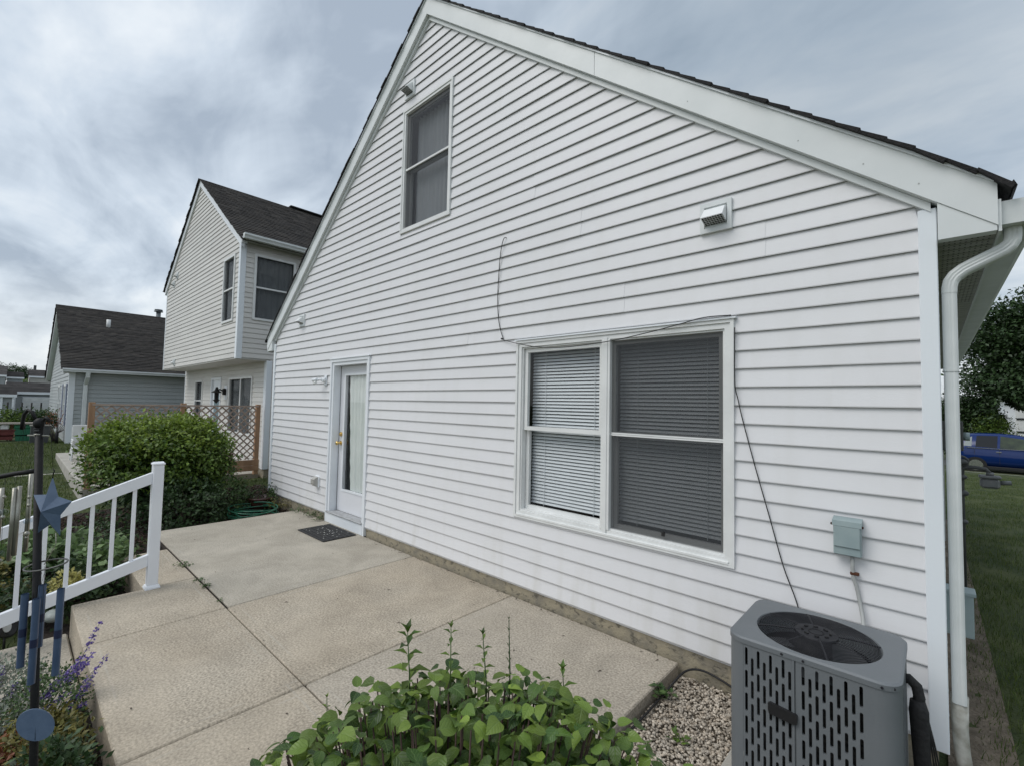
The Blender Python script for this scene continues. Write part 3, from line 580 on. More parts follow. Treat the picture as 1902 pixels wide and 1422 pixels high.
# ------------------------------------------------------------------ vents on the wall
def vent(x, z, w=.19, label=None, hoodm=None, T=None, s=1.0, parent=H):
    hoodm = hoodm or mat('white_vent_plastic', (.80, .82, .82), None, .35)
    v = ring(MB(T), x - w / 2, x + w / 2, z - w / 2, z + w / 2, .028 * s, -.032, .0).build('wall_vent', FASC, parent, label)
    MB(T).box(x - w / 2 + .028 * s, x + w / 2 - .028 * s, -.019, -.001, z - w / 2 + .028 * s, z + w / 2 - .028 * s).build('back_plate', FASC, v)
    a = w * .34; d = .115 * s; zt = z + w * .31; zb = z - w * .26
    mb = MB(T)   # sloping hood open below
    mb.add([(x - a, -.02, zt), (x + a, -.02, zt), (x + a * .95, -d * .45, zt - .012 * s), (x - a * .95, -d * .45, zt - .012 * s), (x + a, -d, z - w * .12), (x - a, -d, z - w * .12),
            (x - a, -.02, zb), (x + a, -.02, zb)],
           [(0, 3, 2, 1), (3, 5, 4, 2), (0, 6, 5, 3), (1, 2, 4, 7)])
    mb.build('hood', hoodm, v)
    g = MB(T); y0_, y1_ = -d + .002, -.02; z0_, z1_ = z - w * .135, zb
    def gp_(t, x_): return (x_, y0_ + (y1_ - y0_) * t, z0_ + (z1_ - z0_) * t)
    for k in range(9):
        xx = x - a + .004 + (2 * a - .008) * k / 8; g.tube([gp_(0, xx), gp_(1, xx)], .0016 * s, 4)
    for k in range(6): g.tube([gp_(k / 5, x - a), gp_(k / 5, x + a)], .0018 * s, 4)
    g.build('grille', hoodm, v)
    MB(T).add([gp_(0, x - a + .002), gp_(0, x + a - .002), gp_(1, x + a - .002), gp_(1, x - a + .002)], [(0, 1, 2, 3)]).build('screen', DARK, v).location.z += .004
    return v
vent(-1.03, 2.95, .20, 'square white vent hood high right of the twin window')
vent(-4.60, 5.47, .19, 'white vent hood near the gable peak')
vent(-7.42, 2.96, .19, 'white vent hood above the back door corner')
BG = mat('beige_vent_plastic', (.42, .41, .38), None, .5)
v = BX('wall_vent', TRIM, H, -6.72, -6.60, -.035, 0, .43, .60, .01, label='small beige louvred vent left of the back door')
mb = MB(); mb.prism([(-.03, .585), (-.03, .445), (-.07, .455), (-.095, .49), (-.095, .54), (-.07, .57)], -6.71, -6.615, 'x'); mb.build('hood', BG, v)
for k in range(4): BX('louvre', BG, v, -6.712, -6.613, -.10, -.06, .475 + k * .024, .480 + k * .024)
# ------------------------------------------------------------------ things fixed to the wall
wl = thing('wall_light', 'white twin socket wall light with bare bulb, left of the back door', 'wall light', (-6.52, -.02, 1.99))
mb = MB(); mb.box(-6.56, -6.48, -.03, -.012, 1.91, 2.06, .015); mb.build('back_plate', TRIM, wl)
mb = MB(); mb.tube([(-6.52, -.03, 1.99), (-6.52, -.075, 1.99)], [.04, .028], 14); mb.tube([(-6.52, -.06, 1.99), (-6.56, -.10, 1.995), (-6.60, -.115, 1.99)], .016, 10); mb.tube([(-6.58, -.11, 1.995), (-6.66, -.14, 1.985)], [.024, .03], 12); mb.build('arm', TRIM, wl)
mb = MB(); mb.ball((-6.62, -.13, 1.945), .026, 8); mb.tube([(-6.62, -.13, 1.96), (-6.61, -.125, 1.985)], .014, 8); mb.build('bulb', mat('bulb_glass', (.75, .76, .74), None, .15), wl)
db = thing('disconnect_box', 'grey green electrical disconnect box on the siding above the air conditioner', 'electrical box', (-.345, -.02, .94))
bx = MB().box(-.405, -.285, -.075, -.018, .925, 1.10, .004).build('body', BOXG, db)
MB().prism([(-.082, 1.105), (-.084, 1.078), (-.018, 1.078), (-.018, 1.118)], -.409, -.281, 'x').build('lid', BOXG, db)
BX('front_cover', BOXG, db, -.402, -.288, -.083, -.0755, .968, 1.0775, .003)
for x in (-.411, -.2795): MB().tube([(x, -.07, 1.083), (x, -.076, 1.083)], .007, 8).build('hasp', RUST, db)
cdt = MB(); cdt.tube([(-.325, -.04, .93), (-.327, -.038, .86), (-.322, -.034, .80), (-.31, -.032, .76), (-.30, -.032, .70), (-.285, -.05, .62), (-.275, -.12, .56), (-.27, -.24, .50)], .0095, 10); cdt.build('conduit', COND, db)
BX('conduit_strap', RUST, db, -.337, -.298, -.047, -.028, .822, .838, .003)
def wire(name, label, pts, r=.0035, m_=BLACKP, cat='cable'):
    P = [Vector(p) for p in pts]; out_ = []
    for i in range(len(P) - 1):
        p0, p1, p2, p3 = P[max(i - 1, 0)], P[i], P[i + 1], P[min(i + 2, len(P) - 1)]
        for k in range(6):
            t = k / 6; out_.append(.5 * ((2 * p1) + (p2 - p0) * t + (2 * p0 - 5 * p1 + 4 * p2 - p3) * t * t + (3 * p1 - p0 - 3 * p2 + p3) * t ** 3))
    out_.append(P[-1]); o = MB().tube(out_, r, 6).build(name, m_); tag(o, label, cat); return o
wire('coaxial_cable', 'black cable drooping from the wall hole across the top of the twin window', [(-2.94, -.0, 3.255), (-2.955, -.035, 3.25), (-3.0, -.028, 3.13), (-3.025, -.024, 2.88), (-3.03, -.024, 2.66), (-3.005, -.024, 2.45), (-2.94, -.026, 2.292), (-2.90, -.028, 2.275), (-2.744, -.05, 2.235), (-2.524, -.05, 2.19), (-2.235, -.05, 2.166), (-1.829, -.05, 2.18), (-1.519, -.05, 2.215), (-1.281, -.05, 2.252), (-1.099, -.05, 2.282), (-.93, -.045, 2.279)])
wire('coaxial_cable', 'black cable hanging from the right edge of the twin window down behind the air conditioner', [(-.912, -.034, 2.20), (-.912, -.036, 1.86), (-.895, -.03, 1.75), (-.869, -.025, 1.62), (-.80, -.025, 1.34), (-.723, -.025, 1.05), (-.654, -.025, .785), (-.586, -.03, .595), (-.54, -.06, .42), (-.52, -.1, .25)])
for n_, (x, z) in enumerate([(-2.965, 2.30)]): MB().tube([(x, -.03, z), (x, -.018, z)], .008, 8).build('cable_clip', BLACKP, H)
wire('ground_cable', 'black cable lying on the gravel against the patio edge and foundation', [(-1.24, -1.5, -.07), (-1.245, -1.0, -.065), (-1.235, -.6, -.06), (-1.23, -.3, -.045), (-1.20, -.1, .0), (-1.12, -.03, .012), (-1.0, -.012, -.01), (-.86, -.01, -.05), (-.7, -.02, -.06)], .007)
# ------------------------------------------------------------------ air conditioner
AC = thing('air_conditioner', 'grey air conditioner condenser with slotted side panels and round fan guard, by the house corner', 'air conditioner', (-.415, -.515, -.05))
ax0, ax1, ay0, ay1, az0, az1 = -.725, -.105, -.79, -.24, -.02, .65
BX('ground_pad', CONC1, AC, ax0 - .06, ax1 + .06, ay0 - .06, ay1 + .06, -.12, -.03, .01)
def rrect(x0, x1, y0, y1, r, n=8):
    P = []
    for cx, cy, a0 in ((x1 - r, y1 - r, 0), (x0 + r, y1 - r, 90), (x0 + r, y0 + r, 180), (x1 - r, y0 + r, 270)):
        for k in range(n + 1): a = R(a0 + 90 * k / n); P.append((cx + r * math.cos(a), cy + r * math.sin(a)))
    return P
fcx, fcy, fr = -.415, -.525, .237
def dense(P, n=6):
    Q = []
    for i in range(len(P)):
        a, b = P[i], P[(i + 1) % len(P)]; L_ = math.hypot(b[0] - a[0], b[1] - a[1]); m = max(1, int(L_ / .03)); Q += [(a[0] + (b[0] - a[0]) * k / m, a[1] + (b[1] - a[1]) * k / m) for k in range(m)]
    return Q
mb = MB(); O = rrect(ax0 - .004, ax1 + .004, ay0 - .004, ay1 + .004, .075); Oi = rrect(ax0 + .004, ax1 - .004, ay0 + .004, ay1 - .004, .067); O2, Oi2 = [], []
for i in range(len(O)):
    a, b = O[i], O[(i + 1) % len(O)]; c, d = Oi[i], Oi[(i + 1) % len(O)]; m = max(1, int(math.hypot(b[0] - a[0], b[1] - a[1]) / .03))
    for k in range(m): O2.append((a[0] + (b[0] - a[0]) * k / m, a[1] + (b[1] - a[1]) * k / m)); Oi2.append((c[0] + (d[0] - c[0]) * k / m, c[1] + (d[1] - c[1]) * k / m))
O, Oi = O2, Oi2; n = len(O); inner = []; mid = []
for (x, y) in O:
    a = math.atan2(y - fcy, x - fcx); inner.append((fcx + (fr + .006) * math.cos(a), fcy + (fr + .006) * math.sin(a)))
rings_ = [[(x, y, az1 - .028) for x, y in O], [(x, y, az1 - .008) for x, y in O], [(x, y, az1 - .001) for x, y in Oi], [(x, y, az1) for x, y in inner], [(fcx + (x - fcx) * .97, fcy + (y - fcy) * .97, az1 - .012) for x, y in inner], [(fcx + (x - fcx) * .97, fcy + (y - fcy) * .97, az1 - .10) for x, y in inner]]
mb.add([v for r_ in rings_ for v in r_], [(k * n + i, k * n + (i + 1) % n, (k + 1) * n + (i + 1) % n, (k + 1) * n + i) for k in range(len(rings_) - 1) for i in range(n)], False)
tp = mb.build('top_cover', ACG, AC)
for x, y in ((ax0 + .001, ay0 + .08), (-.50, ay0 - .003), (-.42, ay0 - .003), (-.16, ay0 - .003), (ax1 - .02, ay0 + .02)):
    MB().tube([(x, y, az1 - .018), (x, y - .004, az1 - .018)], .005, 8).build('screw', ACD, AC)
# fan guard
mb = MB()
nr = 17
for k in range(nr):
    r = .078 + (fr - .078) * (k + .5) / nr; z = az1 + .010 * (1 - (r / fr) ** 4) - .002
    mb.tube([(fcx + r * math.cos(2 * math.pi * i / 56), fcy + r * math.sin(2 * math.pi * i / 56), z) for i in range(56)], .0017, 5, closed=True)
mb.build('fan_guard', ACD, AC)
for k in range(8):
    a = 2 * math.pi * k / 8 + .32; big = k % 2 == 0
    MB().tube([(fcx + q * math.cos(a), fcy + q * math.sin(a), az1 + .012 * (1 - (q / fr) ** 4) - .003) for q in (.05, .12, .19, fr + (.022 if big else .004))], .0045 if big else .0022, 6).build('guard_spoke', ACD, AC)
mb = MB(); mb.cyl(fcx, fcy, az1 - .002, az1 + .012, .085, 28); mb.build('hub_plate', ACD, AC)
mb = MB()
for k in range(8):
    a = 2 * math.pi * k / 8 + .2; mb.tube([(fcx + .055 * math.cos(a + t), fcy + .055 * math.sin(a + t), az1 + .0135) for t in (-.16, -.05, .05, .16)], .005, 6)
mb.tube([(fcx + .03 * math.cos(t), fcy + .03 * math.sin(t), az1 + .0125) for t in np.linspace(0, 6.28, 20)], .0018, 4); mb.build('hub_stamping', BLACK, AC)
MB().cyl(fcx, fcy, az1 - .17, az1 - .02, .062, 24).build('motor', BLACK, AC)
for k in range(3):
    a0 = 2 * math.pi * k / 3 + .9; vs = []
    for i in range(7):
        for j in range(5):
            r = .06 + (fr - .075) * j / 4; a = a0 + (i / 6 - .5) * (1.0 + .25 * j / 4); vs.append((fcx + r * math.cos(a), fcy + r * math.sin(a), az1 - .10 + .05 * (i / 6 - .5)))
    MB().add(vs, [(i * 5 + j, i * 5 + j + 1, (i + 1) * 5 + j + 1, (i + 1) * 5 + j) for i in range(6) for j in range(4)], True).build('fan_blade', mat('fan_blade_metal', (.11, .115, .12), None, .4), AC)
def slot_panel(u0, u1, z0, z1, cols, T, name='slotted_panel', pitch=.100, sl=.081, hw=.0058):
    """panel in local xz plane (faces -y) with staggered slots; cols: list of column centres"""
    mb = MB(T); cw = .0245; edges = [u0]
    for c in cols:
        if c - cw / 2 > edges[-1] + .002: mb.add([(edges[-1], 0, z0), (c - cw / 2, 0, z0), (c - cw / 2, 0, z1), (edges[-1], 0, z1)], [(0, 1, 2, 3)])
        edges.append(c + cw / 2)
    if u1 > edges[-1]: mb.add([(edges[-1], 0, z0), (u1, 0, z0), (u1, 0, z1), (edges[-1], 0, z1)], [(0, 1, 2, 3)])
    for ci, c in enumerate(cols):
        a, b = c - cw / 2, c + cw / 2; top = z1 - .012 - (pitch / 2 * .8 if ci % 2 else 0); z = top; last = z1
        while z - sl > z0 + .01:
            zt, zb = z, z - sl
            mb.add([(a, 0, zt + .004), (b, 0, zt + .004), (b, 0, last), (a, 0, last)], [(0, 1, 2, 3)])
            zb2 = zb - .004; Oo = [(b, zb2), (b, zb + hw), (b, zt - hw), (b, zt + .004), (c, zt + .004), (a, zt + .004), (a, zt - hw), (a, zb + hw), (a, zb2), (c, zb2)]
            Hh = [(c + hw * .7, zb + hw * .3), (c + hw, zb + hw), (c + hw, zt - hw), (c + hw * .7, zt - hw * .3), (c, zt), (c - hw * .7, zt - hw * .3), (c - hw, zt - hw), (c - hw, zb + hw), (c - hw * .7, zb + hw * .3), (c, zb)]
            k = 10; mb.add([(x, 0, q) for x, q in Oo] + [(x, 0, q) for x, q in Hh] + [(x, .012, q) for x, q in Hh], [(i, (i + 1) % k, (i + 1) % k + k, i + k) for i in range(k)] + [(i + k, (i + 1) % k + k, (i + 1) % k + 2 * k, i + 2 * k) for i in range(k)])
            last = zb2; z -= pitch
        mb.add([(a, 0, z0), (b, 0, z0), (b, 0, last), (a, 0, last)], [(0, 1, 2, 3)])
    return mb.build(name, ACG, AC)
def cols(a, n): return [a + k * .0245 for k in range(n)]
TF = Matrix.Translation((0, ay0, 0))
slot_panel(ax0 + .07, -.4655, az0, az1 - .03, cols(-.642, 8), TF)
slot_panel(-.4475, ax1 - .07, az0, az1 - .03, cols(-.421, 9), TF)
BX('panel_seam', ACG, AC, -.4655, -.4475, ay0 + .004, ay0 + .012, az0, az1 - .03)
BX('panel_seam', ACG, AC, -.460, -.453, ay0 - .003, ay0 + .0035, az0, az1 - .03)
TR = Matrix.Translation((ax1, 0, 0)) @ Matrix.Rotation(R(90), 4, 'Z'); slot_panel(ay0 + .07, ay1 - .07, az0, az1 - .03, cols(ay0 + .12, 13), TR)
TL = Matrix.Translation((ax0, 0, 0)) @ Matrix.Rotation(R(-90), 4, 'Z'); slot_panel(-ay1 + .07, -ay0 - .07, az0, az1 - .03, cols(-ay1 + .12, 13), TL)
TB = Matrix.Translation((0, ay1, 0)) @ Matrix.Rotation(R(180), 4, 'Z'); slot_panel(-ax1 + .07, -ax0 - .07, az0, az1 - .03, cols(-ax1 + .12, 15), TB)
for (cx, cy, a0) in ((ax1 - .07, ay1 - .07, 0), (ax0 + .07, ay1 - .07, 90), (ax0 + .07, ay0 + .07, 180), (ax1 - .07, ay0 + .07, 270)):
    mb = MB(); vs = []
    for k in range(9):
        a = R(a0 + 90 * k / 8); vs += [(cx + .07 * math.cos(a), cy + .07 * math.sin(a), az0), (cx + .07 * math.cos(a), cy + .07 * math.sin(a), az1 - .03)]
    mb.add(vs, [(2 * k, 2 * k + 2, 2 * k + 3, 2 * k + 1) for k in range(8)], True); mb.build('corner_post', ACG, AC)
mb = MB(); P = rrect(ax0 + .05, ax1 - .05, ay0 + .05, ay1 - .05, .04); vs = [(x, y, z) for z in (az0 + .02, az1 - .05) for x, y in P]; k = len(P)
mb.add(vs, [(i, (i + 1) % k, (i + 1) % k + k, i + k) for i in range(k)]); mb.build('coil', mat('coil_fins', (.02, .022, .023), (.07, .07, .065), .6, 1, .6, 60, stretch=(4, 4, 60)), AC)
mb = MB(); mb.prism([(-.552, .382), (-.548, .366), (-.455, .360), (-.443, .366), (-.441, .398), (-.446, .404), (-.545, .414), (-.552, .408)], ay0 - .014, ay0 - .001)
mb.build('name_plate', BLACKP, AC)
mb = MB(); mb.tube([(-.125, -.40, .52), (-.095, -.40, .53), (-.07, -.405, .51), (-.062, -.41, .47), (-.066, -.42, .44)], .021, 12); mb.build('suction_line', PIPEB, AC)
mb = MB(); mb.tube([(-.068, -.42, .46), (-.064, -.425, .42), (-.06, -.43, .30), (-.05, -.44, .10), (-.045, -.44, -.10)], [.026, .034, .031, .029, .028], 12); mb.build('pipe_insulation', PIPEB, AC)
for k in range(3): MB().tube([(-.04, -.42, .44 - k * .01), (-.028 + .006 * k, -.425, .30), (-.012 + .01 * k, -.43, .14), (.0 + .012 * k, -.40, .02), (-.03, -.36, -.06)], .0032, 6).build('control_wire', BLACKP, AC)
MB().tube([(-.078, -.44, .13), (-.045, -.475, .128), (-.015, -.44, .13)], .003, 6).build('pipe_tie', COND, AC)
# ------------------------------------------------------------------ boxes on the side wall
t = thing('junction_box', 'small grey box low on the side wall behind the downspout', 'electrical box', (.11, .6, .45))
BX('body', BOXG, t, .02, .155, .62, .72, .42, .66, .004); BX('lid', BOXG, t, .018, .165, .61, .73, .655, .675, .003)
mt = thing('electric_meter', 'grey electric meter box far along the side wall', 'electric meter', (.12, 6.5, 1.4))
BX('body', DGREY, mt, .02, .33, 6.3, 6.55, 1.15, 1.58, .01); MB().tube([(.33, 6.42, 1.36), (.40, 6.42, 1.36)], .06, 16).build('dial', BOXG, mt); BX('conduit', COND, mt, .05, .12, 6.38, 6.46, -.2, 1.15)
gm = thing('gas_meter', 'grey gas meter on curved pipes beside the side wall', 'gas meter', (.45, 4.2, -.2))
mb = MB(); mb.box(.355, .50, 3.72, 3.84, .93, 1.03, .02); mb.box(.345, .51, 3.71, 3.85, 1.03, 1.06, .01); mb.cyl(.43, 3.78, 1.06, 1.09, .03, 12); mb.build('body', mat('meter_grey', (.12, .13, .13), (.16, .16, .16), .5, 20), gm)
mb = MB(); mb.tube([(.22, 3.78, -.2), (.22, 3.78, 1.02), (.225, 3.78, 1.11), (.26, 3.78, 1.13), (.33, 3.78, 1.13), (.40, 3.78, 1.12), (.43, 3.78, 1.08)], .02, 8); mb.build('pipe', DGREY, gm)
mb = MB(); mb.tube([(.50, 3.78, .99), (.58, 3.78, 1.0)], .022, 10); mb.build('regulator', mat('meter_grey2', (.12, .13, .13), None, .5), gm)
for z, w_ in ((.55, .05), (.85, .06), (1.02, .05), (1.18, .06)): MB().ball((.215, 3.78, z), w_, 6, (1, 1, .6)).build('pipe_fitting', DGREY, gm)
mb = MB(); mb.tube([(.20 + .07 * math.cos(a), 3.78, 1.19 + .05 * math.sin(a)) for a in np.linspace(0, 6.28, 14)], .014, 6); mb.build('regulator_ring', DGREY, gm)
# ------------------------------------------------------------------ door mat
dm = thing('door_mat', 'black rubber door mat with scattered pale specks, before the back door', 'door mat', (-5.76, -.29, 0))
MB().box(-6.125, -5.40, -.505, -.07, .003, .013, .004).build('mat_base', RUBBER, dm)
mb = MB()
for i in range(12):
    for j in range(7):
        x, y = -6.08 + i * .058, -.465 + j * .058; a = .8 if (i + j) % 2 else -.8; mb.box(x - .016, x + .016, y - .006, y + .006, .013, .018, .002)
mb.build('raised_pattern', RUBBER, dm)
mb = MB()
for k in range(42):
    x, y = random.gauss(-5.76, .16), random.gauss(-.29, .10)
    if -6.1 < x < -5.43 and -.48 < y < -.1:
        a = random.uniform(0, 3.1); l, w = random.uniform(.006, .017), random.uniform(.003, .006); c, s_ = math.cos(a), math.sin(a)
        mb.add([(x + c * l - s_ * w * q, y + s_ * l + c * w * q, .0195) for q in (0,)] + [(x - s_ * w, y + c * w, .021), (x - c * l, y - s_ * l, .0195), (x + s_ * w, y - c * w, .019)], [(0, 1, 2, 3)])
mb.build('pale_specks', mat('pale_petals', (.5, .5, .47), None, .8), dm, kind='stuff')
# ------------------------------------------------------------------ stair railing
rl = thing('stair_railing', 'white vinyl railing sloping down beside the patio step', 'railing', (-5.15, -2.18, 0))
def zr(y, z0, z1): return z0 + (z1 - z0) * (y + 2.24) / (-3.11 + 2.24)
RX = -5.15
MB().box(RX - .04, RX + .04, -2.221, -2.141, 0, 1.085, .006).build('post', WPVC, rl)
mb = MB(); mb.box(RX - .046, RX + .046, -2.227, -2.135, 1.085, 1.103, .004); mb.prism([(RX - .038, 1.103), (RX + .038, 1.103), (RX + .02, 1.111), (RX - .02, 1.111)], -2.218, -2.144); mb.build('post_cap', WPVC, rl)
mb = MB(); mb.lathe([(.078, 0), (.078, .010), (.068, .026), (.057, .032)], RX, -2.181, 4, False); mb.T = Matrix.Translation((RX, -2.181, 0)) @ Matrix.Rotation(R(45), 4, 'Z') @ Matrix.Translation((-RX, 2.181, 0)); mb.build('post_skirt', WPVC, rl)
def rail(name, zt0, zt1, zb0, zb1, hw=.024, c=True):
    ye = -3.9
    P = [(-2.222, zr(-2.222, zb0, zb1)), (-2.222, zr(-2.222, zt0, zt1)), (ye, zr(ye, zt0, zt1)), (ye, zr(ye, zb0, zb1))]
    MB().prism(P, RX - hw, RX + hw, 'x').build(name, WPVC, rl)
rail('top_rail', 1.012, .690, .915, .602); rail('bottom_rail', .293, .045, .197, -.055)
for k in range(13):
    y = -2.335 - k * .1345
    if y < -3.85: break
    mb = MB(); zt, zb = zr(y, .92, .605), zr(y, .285, .04); mb.box(RX - .011, RX + .011, y - .014, y + .014, zb - .015, zt + .01, .002); mb.build('baluster', WPVC, rl)
MB().box(RX - .051, RX + .051, -4.0, -3.9, -.23, zr(-3.9, 1.09, .76), .006).build('post', WPVC, rl)
MB().box(RX - .057, RX + .057, -4.006, -3.894, zr(-3.9, 1.09, .76), zr(-3.9, 1.11, .78), .004).build('post_cap', WPVC, rl)
# ------------------------------------------------------------------ shepherd hook pole with chimes
PX, PY = -1.865, -3.06
rv = Vector((right.x, right.y, 0)).normalized()
hp = thing('plant_hook_pole', 'black metal garden pole with round finial and curled hooks, at the left edge', 'garden pole', (PX, PY, -.25))
def pu(z): return .0228 + (1.60 - z) * .0526      # the pole leans a little
MB().tube([tuple(Vector((PX, PY, z)) + rv * pu(z)) for z in (-.3, .6, 1.585)], .0092, 12).build('pole', BLACK, hp)
mb = MB(); mb.ball(tuple(Vector((PX, PY, 1.606)) + rv * .0215), .0125, 8, (1, 1, 1.25)); mb.build('finial', BLACK, hp)
for z in (1.59, 1.583, 1.574): MB().cyl(PX + rv.x * .0225, PY + rv.y * .0225, z, z + .003, .0105, 14).build('collar', SILV if z < 1.58 else BLACK, hp)
mb = MB(); mb.tube([tuple(Vector((PX, PY, 1.572)) - rv * .008), tuple(Vector((PX, PY, 1.572)) + rv * .052)], .002, 6); mb.build('cross_pin', SILV, hp)
def rp(a, z, dd=0): p = Vector((PX, PY, z)) + rv * a; return tuple(p)
MB().tube([rp(.033, 1.45), rp(.030, 1.52), rp(.029, 1.584), rp(.032, 1.612), rp(.040, 1.623), rp(.051, 1.613)], .0048, 8).build('hook', BLACK, hp)
MB().tube([rp(-.026, 1.588), rp(-.025, 1.608), rp(-.022, 1.630), rp(-.012, 1.643), rp(.0, 1.638), rp(.012, 1.615)], .0045, 8).build('hook', BLACK, hp)
MB().tube([rp(.022, 1.474), rp(-.03, 1.466), rp(-.08, 1.455), rp(-.24, 1.43)], .0065, 10).build('side_arm', BLACK, hp)
# star chime
sc_ = thing('star_wind_chime', 'blue grey metal star wind chime with four tubes, hanging before the pole', 'wind chime', (PX, PY, 1.45))
Q = Vector((0, 0, 0)); fh = Vector((PX, PY - CAMY, 0)).normalized(); back = -fh
def sp(u, v, d=0):   # a point in front of the pole: u sideways, v height, d towards the house (-) or garden (+)
    return Vector((PX, PY, 0)) + rv * u + Vector((0, 0, v)) + back * (.028 + d)
star_c = (.032, 1.360)
def star_faces():
    tips = [(.069, 1.463), (.127, 1.397), (.1005, 1.303), (.038, 1.309), (.0195, 1.412)]
    cen = (.0414, 1.372); ins = []
    for i in range(5):
        a, b = tips[i], tips[(i + 1) % 5]; m = ((a[0] + b[0]) / 2, (a[1] + b[1]) / 2); c0 = (.071, 1.376); ins.append((c0[0] + (m[0] - c0[0]) * .62, c0[1] + (m[1] - c0[1]) * .62))
    mb = MB(); C = sp(cen[0], cen[1], .035); Bc = sp(.07, 1.375, -.012); vs = [C, Bc]; fs = []
    for i in range(5): vs.append(sp(*tips[i], 0)); vs.append(sp(*ins[i], .004))
    for i in range(5):
        t_, r_, l_ = 2 + 2 * i, 3 + 2 * i, 3 + 2 * ((i - 1) % 5); fs += [(0, t_, r_), (0, l_, t_), (1, r_, t_), (1, t_, l_)]
    mb.add(vs, fs); mb.build('star', BLUEM, sc_)
star_faces()
MB().tube([sp(.069, 1.458), sp(.070, 1.472), sp(.073, 1.478), sp(.069, 1.483)], .0015, 5).build('hanger_loop', BLACK, sc_)
MB().tube([sp(.069, 1.48), sp(.058, 1.56), rp(.050, 1.613)], .0006, 4).build('cord', BLACK, sc_)
rgc = Vector(sp(.066, 1.224)); mb = MB(); mb.tube([tuple(rgc + rv * (.060 * math.cos(a)) + fh * (.045 * math.sin(a)) + Vector((0, 0, .014 * math.cos(a)))) for a in np.linspace(0, 6.2832, 37)[:-1]], .0022, 6, closed=True); mb.build('ring', mat('dull_ring_metal', (.12, .12, .115), None, .4, metal=.5), sc_)
tubes = [(.0155, .0, 1.146, .953), (.0475, .012, 1.138, .915), (.062, -.02, 1.166, 1.0), (.112, .0, 1.162, .935)]
for (u, d, zt, zb) in tubes:
    p = Vector((PX, PY, 0)) + rv * u + back * (.03 + d); q = p + rv * .006
    mb = MB(); mb.tube([p + Vector((0, 0, zt)), p + Vector((0, 0, zb))], .0082, 14, cap=False); mb.tube([p + Vector((0, 0, zt)), p + Vector((0, 0, zb))], .0070, 14, cap=False); mb.build('tube', BLUET, sc_)
    MB().tube([p + Vector((0, 0, (zt + zb) / 2 + .006)), p + Vector((0, 0, (zt + zb) / 2 - .016))], .0086, 14, cap=False).build('tube_band', mat('dark_blue_band', (.015, .022, .06), None, .4), sc_)
    for s_ in (-1, 1): MB().tube([p + Vector((0, 0, zt)) + rv * .004 * s_, rgc + (p - rgc).normalized() * .02 + Vector((0, 0, .0)) + rv * (u - .066) * .5], .0005, 4).build('cord', BLACK, sc_)
mb = MB(); dc = sp(.066, .818, .03); P = []
for k in range(36): a = 2 * math.pi * k / 36; P.append((a, .041))
vs = [tuple(dc + rv * (math.cos(a) * r * 1.25) + Vector((0, 0, math.sin(a) * r)) + back * s_) for s_ in (0, .003) for a, r in P]
mb.add(vs, [tuple(range(36)), tuple(range(71, 35, -1))] + [(i, (i + 1) % 36, (i + 1) % 36 + 36, i + 36) for i in range(36)]); mb.build('wind_sail', BLUEM, sc_)
MB().tube([sp(.064, 1.22), sp(.066, .86, .03), sp(.068, .78, .0335)], .0007, 4).build('cord', BLACK, sc_)
MB().tube([sp(.088, 1.31), sp(.09, 1.28), sp(.075, 1.25), sp(.062, 1.225)], .001, 5).build('chain', SILV, sc_)
# silver tube chime and bead strings
s2 = thing('tube_wind_chime', 'silver tube wind chime hanging at the far left edge', 'wind chime', (-2.05, -3.2, 1.4))
def q2(u, v, d=0): return Vector((PX, PY, 0)) + rv * u + Vector((0, 0, v)) + fh * (d)
for (u, d, zt, zb) in [(-.035, .10, 1.412, 1.202), (-.021, .11, 1.416, 1.215), (-.072, .10, 1.411, 1.26), (.011, .12, 1.465, 1.225)]:
    MB().tube([q2(u, zt, d), q2(u - .003, zb, d)], .0055, 12).build('tube', SILV, s2); MB().tube([q2(u, zt, d), q2(-.02, 1.60, .05)], .0004, 4).build('cord', BLACK, s2)
MB().tube([q2(-.02, 1.588, .05), q2(-.02, 1.602, .05)], .003, 6).build('cap', BLACK, s2)
def beads(label, u, zs, d):
    b = thing('bead_string', label, 'hanging ornament', tuple(q2(u, zs[0][0], d)))
    MB().tube([q2(u, 1.455, d), q2(u + .002, min(z for z, r in zs) - .03, d)], .0006, 4).build('cord', BLACK, b)
    for z, r in zs: MB().ball(q2(u, z, d), r, 8, (1, 1, .75 if r > .007 else 1)).build('bead', GLASSC if r > .007 else SILV, b)
beads('string of clear glass beads at the photo edge, left of the silver tubes', -.063, [(1.393, .0045), (1.350, .012), (1.336, .005), (1.234, .010), (1.215, .005)], .05)
beads('string of clear glass beads between silver tubes and black pole', 0.009, [(1.394, .005), (1.371, .005), (1.326, .010), (1.291, .007), (1.280, .004)], .05)
